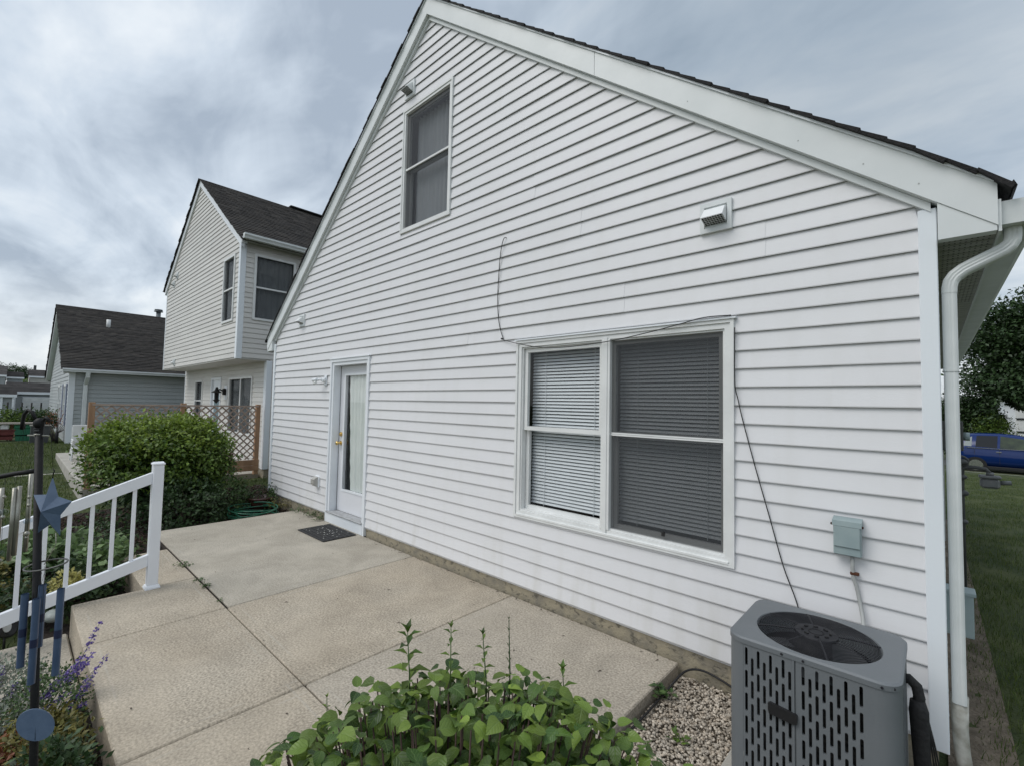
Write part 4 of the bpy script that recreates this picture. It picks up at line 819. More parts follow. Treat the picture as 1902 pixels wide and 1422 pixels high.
# ------------------------------------------------------------------ lattice screen
lt = thing('lattice_screen', 'brown wooden lattice privacy screen on the neighbour\'s patio', 'fence', (-11.4, -.7, 0))
LXp, LY0, LY1, LZ0, LZ1 = -11.4, -2.1, .72, .34, 1.54
for y in (LY0, -.70, LY1): BX('post', WOOD, lt, LXp - .045, LXp + .045, y - .045, y + .045, .0, LZ1 + .04, .004)
for k, (za, zb) in enumerate([(.09, .205), (.21, .335)]): BX('bottom_board', WOOD, lt, LXp + .046, LXp + .066, LY0 - .05, LY1 + .05, za, zb, .003)
BX('top_strip', LATH, lt, LXp + .046, LXp + .055, LY0, LY1, LZ1 - .02, LZ1 + .012)
sp_ = .152; Hh = LZ1 - LZ0; Ly = LY1 - LY0
for dirn, xo in ((1, .018), (-1, .030)):
    k = -int(Hh / sp_) - 2
    while k * sp_ < Ly + Hh:
        # line: y = y0 + t, z = z0 + t  (dirn 1) ; clipped to the panel
        y0_ = LY0 + k * sp_; a = max(0, LY0 - y0_); b = min(Hh, LY1 - y0_)
        if b - a > .06:
            w = .0135; A = (y0_ + a, a); B = (y0_ + b, b)
            P = [(A[0] - w, A[1] + w), (A[0] + w, A[1] - w), (B[0] + w, B[1] - w), (B[0] - w, B[1] + w)]
            P = [(min(max(y, LY0), LY1), LZ0 + min(max(z, 0), Hh)) for y, z in P]
            if dirn < 0: P = [(LY0 + LY1 - y, z) for y, z in P]
            MB().prism(P, LXp + xo, LXp + xo + .009, 'x').build('lath', LATH, lt)
        k += 1
# ------------------------------------------------------------------ the neighbour's house
N2 = thing('house', 'cream two-storey neighbouring house whose upper floor overhangs its patio', 'house', (-15.05, 4, 0))
X0, X1, YF, YB, ZO, ZE, ZP = -18.7, -11.4, .23, .88, 2.60, 5.20, 7.66; XM = (X0 + X1) / 2; S2 = (ZP - ZE) / (X1 - XM)
def w2mat(x): return Matrix.Translation((x, 0, 0)) @ Matrix.Rotation(R(90), 4, 'Z')
fw = (-12.56, -11.74, 3.47, 5.03); sw = (.50, 1.42, 3.50, 5.02)
siding(N2, SID2, ZO + .02, .1143, 44, lambda z: max(X0 + .05, XM - (ZP - .02 - z) / S2), lambda z: min(X1 - .09, XM + (ZP - .02 - z) / S2), [fw], y0=YF, proud=.015)
siding(N2, SID2, ZO + .02, .1143, 23, lambda z: YF + .06, lambda z: 9.0, [sw], T=w2mat(X1), proud=.015)
ops2 = [(-17.45, -16.62, 1.0, 2.25), (-15.72, -14.78, 0, 2.29), (-14.05, -12.28, .8, 2.26)]
siding(N2, SID2, .16, .1143, 22, lambda z: X0 - .1, lambda z: X1 - .12, ops2, y0=YB, proud=.013)
siding(N2, SID2, .16, .1143, 22, lambda z: YB + .06, lambda z: 9.0, [], T=w2mat(X1), proud=.013)
c2 = MB(); c2.prism([(X0 + .02, ZO + .03), (X0 + .02, ZE), (XM, ZP - .03), (X1 - .14, ZE), (X1 - .14, ZO + .03)], YF + .12, 9); c2.box(X0 + .02, X1 - .14, YB + .12, 9, 0, ZO + .03); c2.build('wall_core', DARK, N2)
def sheath2(x0, x1, z0, zt, y, ops, mtl, T=None, gable=False):
    mb = MB(T); xs = sorted({x0, x1} | {o[0] for o in ops} | {o[1] for o in ops} | ({XM} if gable else set()))
    for a, b in zip(xs[:-1], xs[1:]):
        z = z0
        for o in sorted([o for o in ops if o[0] < b - .001 and o[1] > a + .001], key=lambda o: o[2]):
            if o[2] > z: mb.box(a, b, y + .001, y + .02, z, o[2])
            z = o[3]
        f = (lambda q: ZE + (ZP - ZE) * (1 - abs(q - XM) / (X1 - XM)) - .02) if gable else (lambda q: zt)
        mb.prism([(a, z), (b, z), (b, f(b)), (a, f(a))], y + .001, y + .02)
    mb.build('sheathing', mtl, N2)
sheath2(X0 + .02, X1 - .004, ZO + .01, 0, YF, [fw], SID2, gable=True); sheath2(X0 - .1, X1 - .004, .1, ZO, YB, ops2, SID2); sheath2(YF + .02, 9, ZO + .01, ZE, 0, [sw], SID2, T=w2mat(X1 - .001)); sheath2(YB + .02, 9, .1, ZO, 0, [], SID2, T=w2mat(X1 - .001))
BX('foundation', FOUND, N2, X0, X1 - .02, YB + .03, 9, -.5, .16)
BX('overhang_soffit', mat('cream_soffit', (.50, .49, .46), (.54, .53, .50), .6, 3), N2, X0, X1, YF, YB + .02, ZO - .012, ZO + .012)
BX('corner_post', POSTW, N2, X1 - .095, X1 + .022, YF - .022, YF + .095, ZO - .01, ZE + .05, .004)
BX('corner_post', POSTW, N2, X0 - .01, X0 + .06, YF - .02, YF + .06, ZO - .01, ZE + .02, .004)
BX('corner_post', POSTW, N2, X1 - .13, X1 + .021, YB - .02, YB + .10, .09, ZO - .013, .004)
BX('corner_post', POSTW, N2, X0 - .12, X0 - .05, YB - .018, YB + .06, .09, ZO - .013, .004)
T2 = lambda x: ZP - S2 * abs(x - XM)
for sgn in (-1, 1):
    xe = XM + sgn * (X1 - XM + .12)
    P = [(XM, ZP - .03), (XM, ZP + .17), (xe, T2(xe) + .17), (xe, T2(xe) - .03)]
    MB().prism(P, YF - .05, YF + .02).build('rake_board', TRIM, N2)
    # shingles: rows stepped down the slope
    nrm = math.hypot(1, S2); Lr = (X1 - XM + .24) * nrm; ux, uz = sgn / nrm, -S2 / nrm; nx_, nz_ = S2 * sgn / nrm, 1 / nrm; mb = MB(); s0 = 0; row = 0
    while s0 < Lr:
        b = min(s0 + .142, Lr); y = YF - .09 - random.uniform(0, .02)
        while y < 9.2:
            yl = min(9.2, y + random.choice([.16, .2, .3, .33])); t1 = random.uniform(.012, .022)
            A = (XM + ux * s0, ZP + .18 + uz * s0); Bp = (XM + ux * b, ZP + .18 + uz * b)
            p = [A, Bp, (Bp[0] + nx_ * t1, Bp[1] + nz_ * t1), (A[0] + nx_ * .004, A[1] + nz_ * .004)]
            mb.prism(p, y, yl - .004); y = yl
        s0 += .142; row += 1
    mb.build('shingles', SHING2, N2, kind='stuff')
    P = [(XM, ZP + .17), (XM + ux * Lr, ZP + .17 + uz * Lr), (XM + ux * Lr + nx_ * .006, ZP + .17 + uz * Lr + nz_ * .006), (XM, ZP + .178)]
    MB().prism(P, YF - .07, 9.2).build('roof_deck', SHING, N2)
BX('eave_return', TRIM, N2, X1 + .023, X1 + .16, YF - .048, YF + .06, ZE - .02, ZE + .10)
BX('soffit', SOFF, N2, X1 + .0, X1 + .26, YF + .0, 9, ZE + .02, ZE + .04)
gx = X1 + .262; gutter(gx, gx + .12, YF - .06, 9, ZE + .03, ZE + .14, GUT, N2)
for x, s_ in ((X0 - .25, 1),): gutter(x, x - .12, YF - .06, 9, ZE + .02, ZE + .13, GUT, N2)
BX('ridge_cap', SHING, N2, XM - .1, XM + .1, 2.6, 9.2, ZP + .19, ZP + .23)
def simple_window(parent, x0, x1, z0, z1, y, T=None, label=None, rail_=True, vert=False, fm=WTRIM, screen=SCREEN2, w=.05):
    wi = ring(MB(T), x0, x1, z0, z1, w, y - .035, y + .03).build('window', fm, parent, label)
    if rail_: MB(T).box(x0 + w, x1 - w, y - .02, y + .02, (z0 + z1) / 2 - .018, (z0 + z1) / 2 + .018).build('meeting_rail', fm, wi)
    if vert: MB(T).box((x0 + x1) / 2 - .03, (x0 + x1) / 2 + .03, y - .02, y + .02, z0 + w, z1 - w).build('mullion', fm, wi)
    MB(T).box(x0 + w, x1 - w, y + .021, y + .025, z0 + w, z1 - w).build('pane', GLASS, wi)
    if screen: MB(T).add([(x0 + w, y - .005, z0 + w), (x1 - w, y - .005, z0 + w), (x1 - w, y - .005, z1 - w), (x0 + w, y - .005, z1 - w)], [(0, 1, 2, 3)]).build('insect_screen', screen, wi)
    mb = MB(T); n = 24; vs = []
    for i in range(n + 1): x = x0 + w + (x1 - x0 - 2 * w) * i / n; d = .02 * math.sin(i * 1.7); vs += [(x, y + .075 + d, z0 + w), (x, y + .075 + d, z1 - w)]
    mb.add(vs, [(2 * i, 2 * i + 2, 2 * i + 3, 2 * i + 1) for i in range(n)], True); mb.build('blind', mat('grey_blind', (.42, .44, .45), (.50, .52, .53), .8), wi)  # mid grey blind behind the pane
    return wi
simple_window(N2, *fw, YF, label='narrow upstairs window on the overhanging gable wall')
simple_window(N2, *sw, 0, T=w2mat(X1 + .0), label='upstairs window on the side wall, next to the corner')
simple_window(N2, -17.45, -16.62, 1.0, 2.25, YB)
simple_window(N2, -14.05, -12.28, .8, 2.26, YB, rail_=False, vert=True, label='wide sliding window under the overhang')
d2 = ring(MB(), -15.72, -14.78, .1, 2.29, .06, YB - .03, YB + .03, wb=.001).build('door', TRIM, N2)
BX('door_leaf', TRIM, d2, -15.65, -14.85, YB + .02, YB + .05, .12, 2.23); BX('door_glass', mat('pale_blue_glass', (.18, .25, .28), (.25, .33, .36), .1, 4), d2, -15.5, -15.0, YB + .012, YB + .0195, .6, 1.95)
ln = thing('wall_lantern', 'black hanging lantern beside the neighbour\'s patio door', 'wall light', (-14.3, YB, 1.9))
BX('back_plate', TRIM, ln, -14.42, -14.18, YB - .03, YB - .014, 1.68, 2.06); mb = MB(); mb.box(-14.36, -14.22, YB - .10, YB - .031, 1.80, 1.98, .02); mb.build('mount', BLACK, ln)
MB().tube([(-14.3, YB - .08, 1.9), (-14.3, YB - .17, 1.95), (-14.3, YB - .24, 1.9)], .02, 8).build('arm', BLACK, ln)
mb = MB(); mb.lathe([(.0, 2.02), (.03, 2.0), (.05, 1.92), (.14, 1.86), (.05, 1.85), (.045, 1.68), (.09, 1.66), (.05, 1.62), (.0, 1.56)], -14.3, YB - .24, 8, False); mb.build('lantern', BLACK, ln)
MBv = Matrix.Translation((0, YF, 0))
vent(-17.35, 5.50, .20, 'vent hood at the left end of the neighbour\'s gable', T=MBv, parent=N2); vent(-17.75, 5.30, .20, T=MBv, parent=N2)
vent(-17.15, 2.77, .20, 'vent hood near the bottom of the overhanging wall', T=MBv, parent=N2)
# plant pot behind the lattice
fp = thing('flower_pot', 'pot of pink red flowers glimpsed through the lattice screen', 'potted plant', (-12.6, .45, 0))
mb = MB(); mb.lathe([(0, .02), (.12, .02), (.17, .36), (.19, .38), (.16, .38), (.0, .34)], -12.6, .45, 14); mb.build('pot', TERRA, fp)
# ------------------------------------------------------------------ leaf clouds
def leaf_mesh(name, P, Nrm, D, size, mtl, parent=None, kind=None, aspect=.55, fold=.25, label=None):
    """folded diamond leaves: P base points, Nrm leaf normals, D leaf directions, size lengths"""
    P = np.asarray(P); n = len(P); D = D / (np.linalg.norm(D, axis=1, keepdims=True) + 1e-9); S = np.cross(Nrm, D); S /= (np.linalg.norm(S, axis=1, keepdims=True) + 1e-9); U = np.cross(D, S)
    s = np.asarray(size)[:, None]; a = P; b = P + D * s * .45 + S * s * aspect * .5 + U * s * fold * .3; c = P + D * s - U * s * fold * .25; d = P + D * s * .45 - S * s * aspect * .5 + U * s * fold * .3; m = P + D * s * .5
    V = np.stack([a, b, c, d, m], 1).reshape(-1, 3); i = (np.arange(n) * 5)[:, None]
    F = np.concatenate([i + np.array([0, 4, 1]), i + np.array([4, 2, 1]), i + np.array([0, 3, 4]), i + np.array([4, 3, 2])], 0)
    return mesh_np(name, V, F, mtl, parent, False, kind=kind, label=label)
def rdir(n): v = RNG.normal(size=(n, 3)); return v / np.linalg.norm(v, axis=1, keepdims=True)
def clumpy(center, radii, nclump, per, cr, zmin=None, bias=.75, top=0, boxy=False):
    d = rdir(nclump); d[:, 2] = np.where(d[:, 2] < -.55, -d[:, 2] * .5, d[:, 2]); d[:, 2] += top; d /= np.linalg.norm(d, axis=1, keepdims=True)
    rr = RNG.uniform(bias, 1.0, (nclump, 1))
    if boxy: rr = rr / ((np.abs(d) ** 3.2).sum(1, keepdims=True) ** (1 / 3.2)) * .93
    C = np.array(center) + d * rr * np.array(radii)
    P = np.repeat(C, per, 0) + RNG.normal(size=(nclump * per, 3)) * np.array(cr)
    if zmin is not None: P[:, 2] = np.maximum(P[:, 2], zmin + RNG.uniform(0, .05, len(P)))
    return P, np.repeat(d, per, 0)
def cloud(name, center, radii, nclump, per, cr, size, mtl, parent=None, aspect=.55, zmin=None, bias=.7, droop=.2, top=0, kind='stuff', updir=.6, jitter=.25, cut=None, boxy=False):
    P, d = clumpy(center, radii, nclump, per, cr, zmin, bias, top, boxy)
    if cut is not None: kp = cut(P); P = P[kp]; d = d[kp]
    n = len(P)
    D = d * .8 + rdir(n) * .9 + np.array([0, 0, -droop]); Nn = np.array([0, 0, updir]) + d * .5 + rdir(n) * .5
    return leaf_mesh(name, P, Nn, D, RNG.uniform(1 - jitter, 1 + jitter, n) * size, mtl, parent, kind, aspect)
def stems(parent, base, center, radii, n, r=.006, mtl=BARK, name='stem', h=.8):
    mb = MB()
    for k in range(n):
        a = random.uniform(0, 6.28); q = random.uniform(.2, .9); tip = (center[0] + radii[0] * q * math.cos(a), center[1] + radii[1] * q * math.sin(a), center[2] + radii[2] * random.uniform(.1, h)); b = (base[0] + random.uniform(-.08, .08), base[1] + random.uniform(-.08, .08), base[2])
        m = ((b[0] * .6 + tip[0] * .4), (b[1] * .6 + tip[1] * .4), b[2] * .4 + tip[2] * .6); mb.tube([b, m, tip], [r, r * .7, r * .3], 5)
    return mb.build(name + 's' if False else name, mtl, parent)
def bush(name, label, cat, c, radii, ncl, per, cr, size, mtl, gz=None, group=None, nst=14, **kw):
    gz = gz if gz is not None else float(G(c[0], c[1])); t = thing(name, label, cat, (c[0], c[1], gz), group)
    cloud('foliage', c, radii, ncl, per, cr, size, mtl, t, zmin=gz + .02, **kw)
    if nst: stems(t, (c[0], c[1], gz - .03), c, radii, nst, max(.004, radii[2] * .012))
    return t
# the big bush by the patio
bb = thing('shrub', 'large rounded green shrub between the patio and the lattice screen', 'shrub', (-9.1, -1.5, -.25))
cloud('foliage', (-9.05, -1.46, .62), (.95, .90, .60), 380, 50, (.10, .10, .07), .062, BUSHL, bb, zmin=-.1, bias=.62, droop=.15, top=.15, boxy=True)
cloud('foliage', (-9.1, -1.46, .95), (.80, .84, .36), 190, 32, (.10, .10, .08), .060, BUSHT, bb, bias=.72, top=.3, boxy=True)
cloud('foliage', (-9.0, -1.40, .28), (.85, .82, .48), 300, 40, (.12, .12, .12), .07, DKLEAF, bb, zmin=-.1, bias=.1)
for k in range(34):   # shoots that break the outline
    a_ = random.uniform(0, 6.28); e_ = random.uniform(.15, 1.4); rr_ = random.uniform(1.0, 1.16); cx_ = (-9.05 + .92 * rr_ * math.cos(a_) * math.cos(e_), -1.46 + .90 * rr_ * math.sin(a_) * math.cos(e_), .72 + .56 * rr_ * math.sin(e_))
    cloud('shoot_leaves', cx_, (.07, .07, .10), 8, 9, (.03, .03, .05), .055, BUSHT, bb, droop=-.3)
stems(bb, (-9.1, -1.5, -.3), (-9.1, -1.5, .7), (.8, .9, .6), 26, .013)
bush('shrub', 'dark leafy perennial clump at the foot of the large shrub', 'shrub', (-8.0, -1.3, .02), (.48, .46, .48), 110, 26, (.07, .07, .05), .055, DKLEAF, -.22, droop=.2)
bush('perennial', 'mid green mound of perennials beside the brown flower pot', 'perennial plant', (-8.35, -.75, .06), (.32, .34, .40), 80, 24, (.05, .05, .06), .05, MIDLEAF, -.2, droop=.0)
bush('perennial', 'dark low plant behind the railing post', 'perennial plant', (-7.2, -2.35, -.08), (.45, .35, .30), 60, 24, (.06, .06, .05), .05, DKLEAF, -.25)
# pot and hose by the far patio corner
fp2 = thing('flower_pot', 'brown glazed flower pot with sparse dark plant, by the house corner', 'potted plant', (-8.17, -.26, -.15))
mb = MB(); mb.lathe([(0, -.15), (.14, -.15), (.19, .03), (.20, .07), (.21, .075), (.21, .10), (.18, .10), (.175, .06), (0, .05)], -8.17, -.26, 22); mb.build('pot', TERRA, fp2)
cloud('foliage', (-8.15, -.25, .15), (.18, .18, .09), 22, 9, (.04, .04, .04), .045, DKLEAF, fp2, zmin=.10)
cloud('foliage', (-8.0, -.14, .05), (.09, .05, .18), 14, 9, (.03, .03, .04), .04, MIDLEAF, fp2, zmin=-.1)
hs = []; random.seed(21)
for k in range(150):
    a = k * .23; r = .42 + .07 * math.sin(k * .11) + random.uniform(-.008, .008); hs.append((-7.72 + r * math.cos(a) * .80 + .04 * math.sin(k * .05), -.50 + r * math.sin(a) * .70, -.09 + .0009 * k + .02 * math.sin(k * .31)))
tag(MB().tube(hs, .0095, 7).build('garden_hose', HOSEM), 'green garden hose lying in loops at the far corner of the patio', 'hose')
# plants behind the railing
bush('hosta', 'pale green broad leaved plant behind the middle of the railing', 'perennial plant', (-6.55, -2.78, .02), (.38, .33, .32), 46, 20, (.06, .06, .05), .085, HOSTA, -.27, aspect=.75, droop=.15)
bush('hosta', 'bright green plant seen through the railing beside its post', 'perennial plant', (-6.1, -2.42, -.02), (.28, .25, .27), 38, 18, (.05, .05, .05), .07, HOSTA, -.27, aspect=.7, droop=.15)
bush('groundcover', 'dark green ground plant with brown tips behind the balusters', 'perennial plant', (-6.0, -2.75, -.08), (.50, .45, .22), 110, 26, (.06, .06, .03), .045, DKLEAF, -.27)
bush('groundcover', 'olive low plants at the left end of the railing', 'perennial plant', (-6.2, -3.35, -.08), (.55, .45, .26), 110, 26, (.06, .06, .03), .045, GOLDLEAF, -.27)
bush('variegated_plant', 'yellow variegated plant between two balusters near the patio corner', 'perennial plant', (-5.5, -2.72, .07), (.10, .09, .09), 26, 14, (.02, .02, .02), .04, YELLEAF, -.1, nst=4)
tag(MB().ball((-5.42, -2.78, -.14), .07, 10, (1.2, .9, .7)).build('garden_stone', STONEW), 'smooth pale grey stone beside the walkway, behind the chime tubes', 'stone')
spt = thing('garden_spotlight', 'round black garden spotlight beside the walkway at the left edge', 'garden light', (-5.38, -3.0, -.25))
T_ = Matrix.Translation((-5.30, -3.05, -.10)) @ Matrix.Rotation(R(60), 4, 'Z') @ Matrix.Rotation(R(75), 4, 'Y')
mb = MB(T_); mb.lathe([(.0, -.08), (.05, -.08), (.085, .0), (.085, .03), (.075, .03), (.07, .01), (0, .005)], 0, 0, 20); mb.build('housing', BLACKP, spt)
mb = MB(T_); mb.tube([(0, 0, .006), (0, 0, .012)], .045, 16); mb.build('lens', WPLA, spt); MB().cyl(-5.30, -3.05, -.3, -.14, .008, 8).build('spike', BLACKP, spt)
# ------------------------------------------------------------------ grey house further left
N3 = thing('house', 'grey sided house with brown roof and white vent pipe, left of the lattice', 'house', (-29, 4, 0))
x3, y3, e3, xr3, zr3 = -23.0, -1.72, 2.56, -29.05, 5.58
siding(N3, SID3, -.02, .152, 17, lambda z: y3 + .1, lambda z: 12, [], T=w2mat(x3), joined=True, proud=.02)
S3 = (zr3 - e3) / (x3 - xr3)
siding(N3, SID3, -.02, .152, 36, lambda z: max(2 * xr3 - x3, xr3 - (zr3 - z) / S3), lambda z: min(x3 - .12, xr3 + (zr3 - z) / S3), [(-25.15, -24.05, .6, 2.15), (-28.4, -27.3, .6, 2.15)], y0=y3, joined=True, proud=.02)
c3 = MB(); c3.prism([(2 * xr3 - x3, -.6), (2 * xr3 - x3, e3), (xr3, zr3 - .03), (x3 - .002, e3), (x3 - .002, -.6)], y3 + .002, 12); c3.build('wall_core', SID3, N3)
BX('corner_post', POSTW, N3, x3 - .14, x3 + .03, y3 - .03, y3 + .14, -.1, e3 + .05)
for sgn in (1, -1):
    xe = xr3 + sgn * (x3 - xr3 + .1); MB().prism([(xr3, zr3 - .02), (xr3, zr3 + .2), (xe, zr3 + .2 - S3 * (x3 - xr3 + .1)), (xe, zr3 - .02 - S3 * (x3 - xr3 + .1))], y3 - .2, y3 + .02).build('rake_board', TRIM, N3)
    nrm = math.hypot(1, S3); Lr = (x3 - xr3 + .3) * nrm; ux, uz = sgn / nrm, -S3 / nrm; nx_, nz_ = S3 * sgn / nrm, 1 / nrm; mb = MB(); s0 = 0
    while s0 < Lr:
        b = min(s0 + .15, Lr); y = y3 - .25 - random.uniform(0, .02)
        while y < 12.2:
            yl = min(12.2, y + random.choice([.3, .4, .6, .9])); t1 = random.uniform(.014, .03)
            A = (xr3 + ux * s0, zr3 + .21 + uz * s0); Bp = (xr3 + ux * b, zr3 + .21 + uz * b); mb.prism([A, Bp, (Bp[0] + nx_ * t1, Bp[1] + nz_ * t1), (A[0] + nx_ * .004, A[1] + nz_ * .004)], y, yl - .004); y = yl
        s0 += .15
    mb.build('shingles', SHING2, N3, kind='stuff')
gutter(x3 + .28, x3 + .42, y3 - .22, 12, e3 - .02, e3 + .10, TRIM, N3)
BX('soffit', SOFF, N3, x3, x3 + .28, y3 - .2, 12, e3 - .02, e3)
rtube('downspout', [(x3 + .34, y3 + .45, e3), (x3 + .30, y3 + .45, e3 - .18), (x3 + .08, y3 + .42, e3 - .45), (x3 + .08, y3 + .42, -.1)], .05, .06, FASC, N3)
zv = lambda x: zr3 + .2 - S3 * abs(x - xr3)
MB().cyl(-27.0, -.36, zv(-27.0) - .1, zv(-27.0) + .34, .075, 12).build('vent_pipe', WPLA, N3)
mb = MB(); mb.cyl(-29.3, 1.78, 5.4, 6.08, .10, 12); mb.cyl(-29.3, 1.78, 6.08, 6.12, .19, 12); mb.cyl(-29.3, 1.78, 6.15, 6.2, .17, 12); mb.build('chimney', mat('flue_metal', (.16, .18, .19), None, .5, metal=.4), N3)
simple_window(N3, -25.15, -24.05, .6, 2.15, y3, screen=None, w=.09)
simple_window(N3, -28.4, -27.3, .6, 2.15, y3, screen=None, w=.09)
for i, x in enumerate((-25.5, -23.7)): BX('shutter', mat('blue_grey_shutter', (.22, .25, .33), None, .5), N3, x - .16, x + .16, y3 - .05, y3, .6, 2.15)
# stacked chairs
ch = thing('stacked_chairs', 'stack of white plastic garden chairs behind the large shrub, near the grey house corner', 'chairs', (-16.9, -1.75, -.2))
for k in range(3):
    o_ = .05 * k; mb = MB()
    mb.box(-17.0 + o_, -16.96 + o_, -1.98, -1.62, .24 + o_, .86 + o_ * .6, .015); mb.box(-17.0 + o_, -16.55 + o_, -1.98, -1.60, .20 + o_, .24 + o_, .01)
    for yy in (-1.99, -1.63): mb.box(-17.0 + o_, -16.6 + o_, yy, yy + .04, .42 + o_, .45 + o_, .01)
    mb.build('seat_shell', WPLA, ch)
    for (xx, yy) in ((-16.98, -1.98), (-16.98, -1.63), (-16.6, -1.98), (-16.6, -1.63)): MB().tube([(xx + o_, yy, .2 + o_), (xx - .02 + o_, yy, -.22 + o_)], .02, 5).build('leg', WPLA, ch)
# yard things by the grey house
gz = float(G(-25, -2.8))
t = thing('potting_bench', 'weathered potting bench with white tub on top at the left photo edge', 'bench', (-25, -3.2, gz))
BX('top', mat('weathered_white_board', (.40, .36, .32), None, .8), t, -25.25, -24.8, -3.9, -2.45, .62, .67); BX('shelf', WOOD, t, -25.2, -24.85, -3.85, -2.5, .18, .22)
for yy in (-3.8, -3.1, -2.5): BX('leg', WOOD, t, -25.2, -25.1, yy, yy + .08, gz, .62)
t = tag(MB().box(-25.0, -24.86, -3.34, -3.12, .42, .60, .03).build('bucket', WPLA), 'small white bucket hanging under the potting bench top', 'bucket')
t = thing('red_bin', 'faded red plastic bin below the potting bench', 'bin', (-24.9, -3.25, gz)); mb = MB(); mb.prism([(-3.55, .05), (-3.02, .05), (-2.98, .40), (-3.6, .40)], -25.15, -24.85, 'x'); mb.build('body', REDP, t); BX('rim', REDP, t, -25.17, -24.83, -3.62, -2.96, .385, .42)
for yy in (-3.45, -3.15): MB().tube([(-25.0, yy, gz), (-25.0, yy, .06)], .02, 5).build('leg', DGREY, t)
t = thing('green_bin', 'green plastic bin next to the red one', 'bin', (-24.9, -2.75, gz)); mb = MB(); mb.prism([(-2.95, .0), (-2.60, .0), (-2.56, .45), (-2.99, .45)], -25.15, -24.85, 'x'); mb.build('body', GREENP, t); BX('lid', GREENP, t, -25.17, -24.83, -3.0, -2.55, .45, .58, .02)
t = thing('dark_bin', 'tall dark grey bin behind the black hooks of the pole', 'bin', (-23.6, -2.35, float(G(-23.6, -2.3)))); mb = MB(); mb.prism([(-2.62, -.05), (-2.16, -.05), (-2.10, .60), (-2.60, .60)], -23.9, -23.5, 'x'); mb.build('body', DGREY, t); BX('rim', mat('bin_rim', (.25, .24, .21), None, .7), t, -23.92, -23.48, -2.63, -2.08, .60, .63); BX('base_block', WPLA, t, -23.9, -23.5, -2.8, -2.1, -.15, -.05)
t = thing('thin_shrub', 'spindly bare branched shrub by the grey house corner', 'shrub', (-23.9, -1.95, 0))
mb = MB()
for k in range(16):
    a = random.uniform(0, 6.28); mb.tube([(-23.9, -2.0, -.1), (-23.9 + .1 * math.cos(a), -2.0 + .1 * math.sin(a), .3), (-23.9 + .35 * math.cos(a), -2.0 + .42 * math.sin(a), random.uniform(.5, 1.0))], [.02, .014, .006], 4)
mb.build('branches', mat('grey_branch', (.12, .10, .09), None, .9), t); cloud('foliage', (-23.9, -2.0, .8), (.35, .4, .35), 26, 8, (.05, .05, .05), .06, REDLEAF, t)
tag(MB().cyl(-23.2, -1.95, -.05, .42, .045, 8).build('dark_post', BLACK), 'short dark post in front of the grey house corner', 'post')
for i, (yy, lab) in enumerate([(-3.22, 'thin dark garden stake left of the black hook'), (-2.79, 'thin dark garden stake directly above the hooks'), (-2.49, 'thin dark garden stake just right of the black finial'), (-2.19, 'thin dark garden stake nearest the grey house')]):
    tag(MB().cyl(-30, yy, 0, 1.36, .03, 6).build('garden_stake', BLACK), lab, 'garden stake', 'thin dark stakes before the garage')
bush('far_shrub', 'bright green shrub row at the left photo edge beyond the bench', 'shrub', (-27, -3.35, .55), (.5, .65, .50), 60, 26, (.12, .12, .10), .10, BUSHL, 0)
bush('far_shrub', 'dark spreading shrub just above the black finial', 'shrub', (-27.5, -2.55, .60), (.5, .55, .45), 60, 26, (.12, .12, .10), .10, DKLEAF, 0)
bush('far_shrub', 'dark green shrub against the grey house gable', 'shrub', (-27.8, -2.15, .62), (.5, .45, .42), 50, 24, (.1, .1, .10), .10, MIDLEAF, 0)
# far garage and houses
def far_house(label, x, ya, yb, z0, ze, zrg, dep, wallm, name='house', over=.3):
    t = thing(name, label, name, (x, (ya + yb) / 2, z0))
    BX('wall', wallm, t, x - dep, x, ya, yb, z0, ze); xm = x - dep / 2
    mb = MB(); rows = 14
    for sg in (1, -1):
        x0_, z0_ = xm, zrg; x1_, z1_ = xm + sg * (dep / 2 + over), ze - .02; 
        for r_ in range(rows):
            fa, fb = r_ / rows, (r_ + 1) / rows; P = [(x0_ + (x1_ - x0_) * fa, z0_ + (z1_ - z0_) * fa), (x0_ + (x1_ - x0_) * fb, z0_ + (z1_ - z0_) * fb), (x0_ + (x1_ - x0_) * fb, z0_ + (z1_ - z0_) * fb + .05), (x0_ + (x1_ - x0_) * fa, z0_ + (z1_ - z0_) * fa + .01)]
            mb.prism(P, ya - over, yb + over)
    mb.build('roof', SHING3, t); MB().prism([(x - dep, ze), (x, ze), (xm, zrg - .02)], ya, yb).build('gable', wallm, t)
    BX('fascia', TRIM, t, x + over, x + over + .06, ya - over, yb + over, ze - .12, ze + .03); return t
FW = mat('far_cream_siding', (.40, .39, .36), (.46, .45, .42), .7, 3); FG = mat('far_grey_siding', (.28, .30, .31), (.33, .35, .36), .7, 3)
g_ = far_house('low far garage with wide white door and grey roof, left background', -42, -3.3, 1.5, .35, 1.86, 2.52, 5, FG, 'garage', .12)
BX('garage_door', TRIM, g_, -41.99, -41.94, -2.66, -1.30, .4, 1.58)
for k in range(4): BX('door_panel', WPLA, g_, -41.935, -41.92, -2.64, -1.32, .42 + k * .29, .68 + k * .29)
BX('corner_post', TRIM, g_, -41.98, -41.9, -3.05, -2.95, .35, 1.8)
g2 = far_house('small grey wing of the far garage at the left photo edge', -38, -7, -3.02, .3, 1.68, 2.3, 3.5, FG, 'garage', .1)
BX('corner_post', TRIM, g2, -37.98, -37.9, -3.10, -3.02, .35, 1.66); BX('corner_post', TRIM, g2, -37.98, -37.9, -3.55, -3.45, .35, 1.66)
g3 = far_house('distant cream house with dark chimney above the garage roof', -65, -2.03, 6, .5, 3.52, 4.30, 7, FW, 'house', .08)
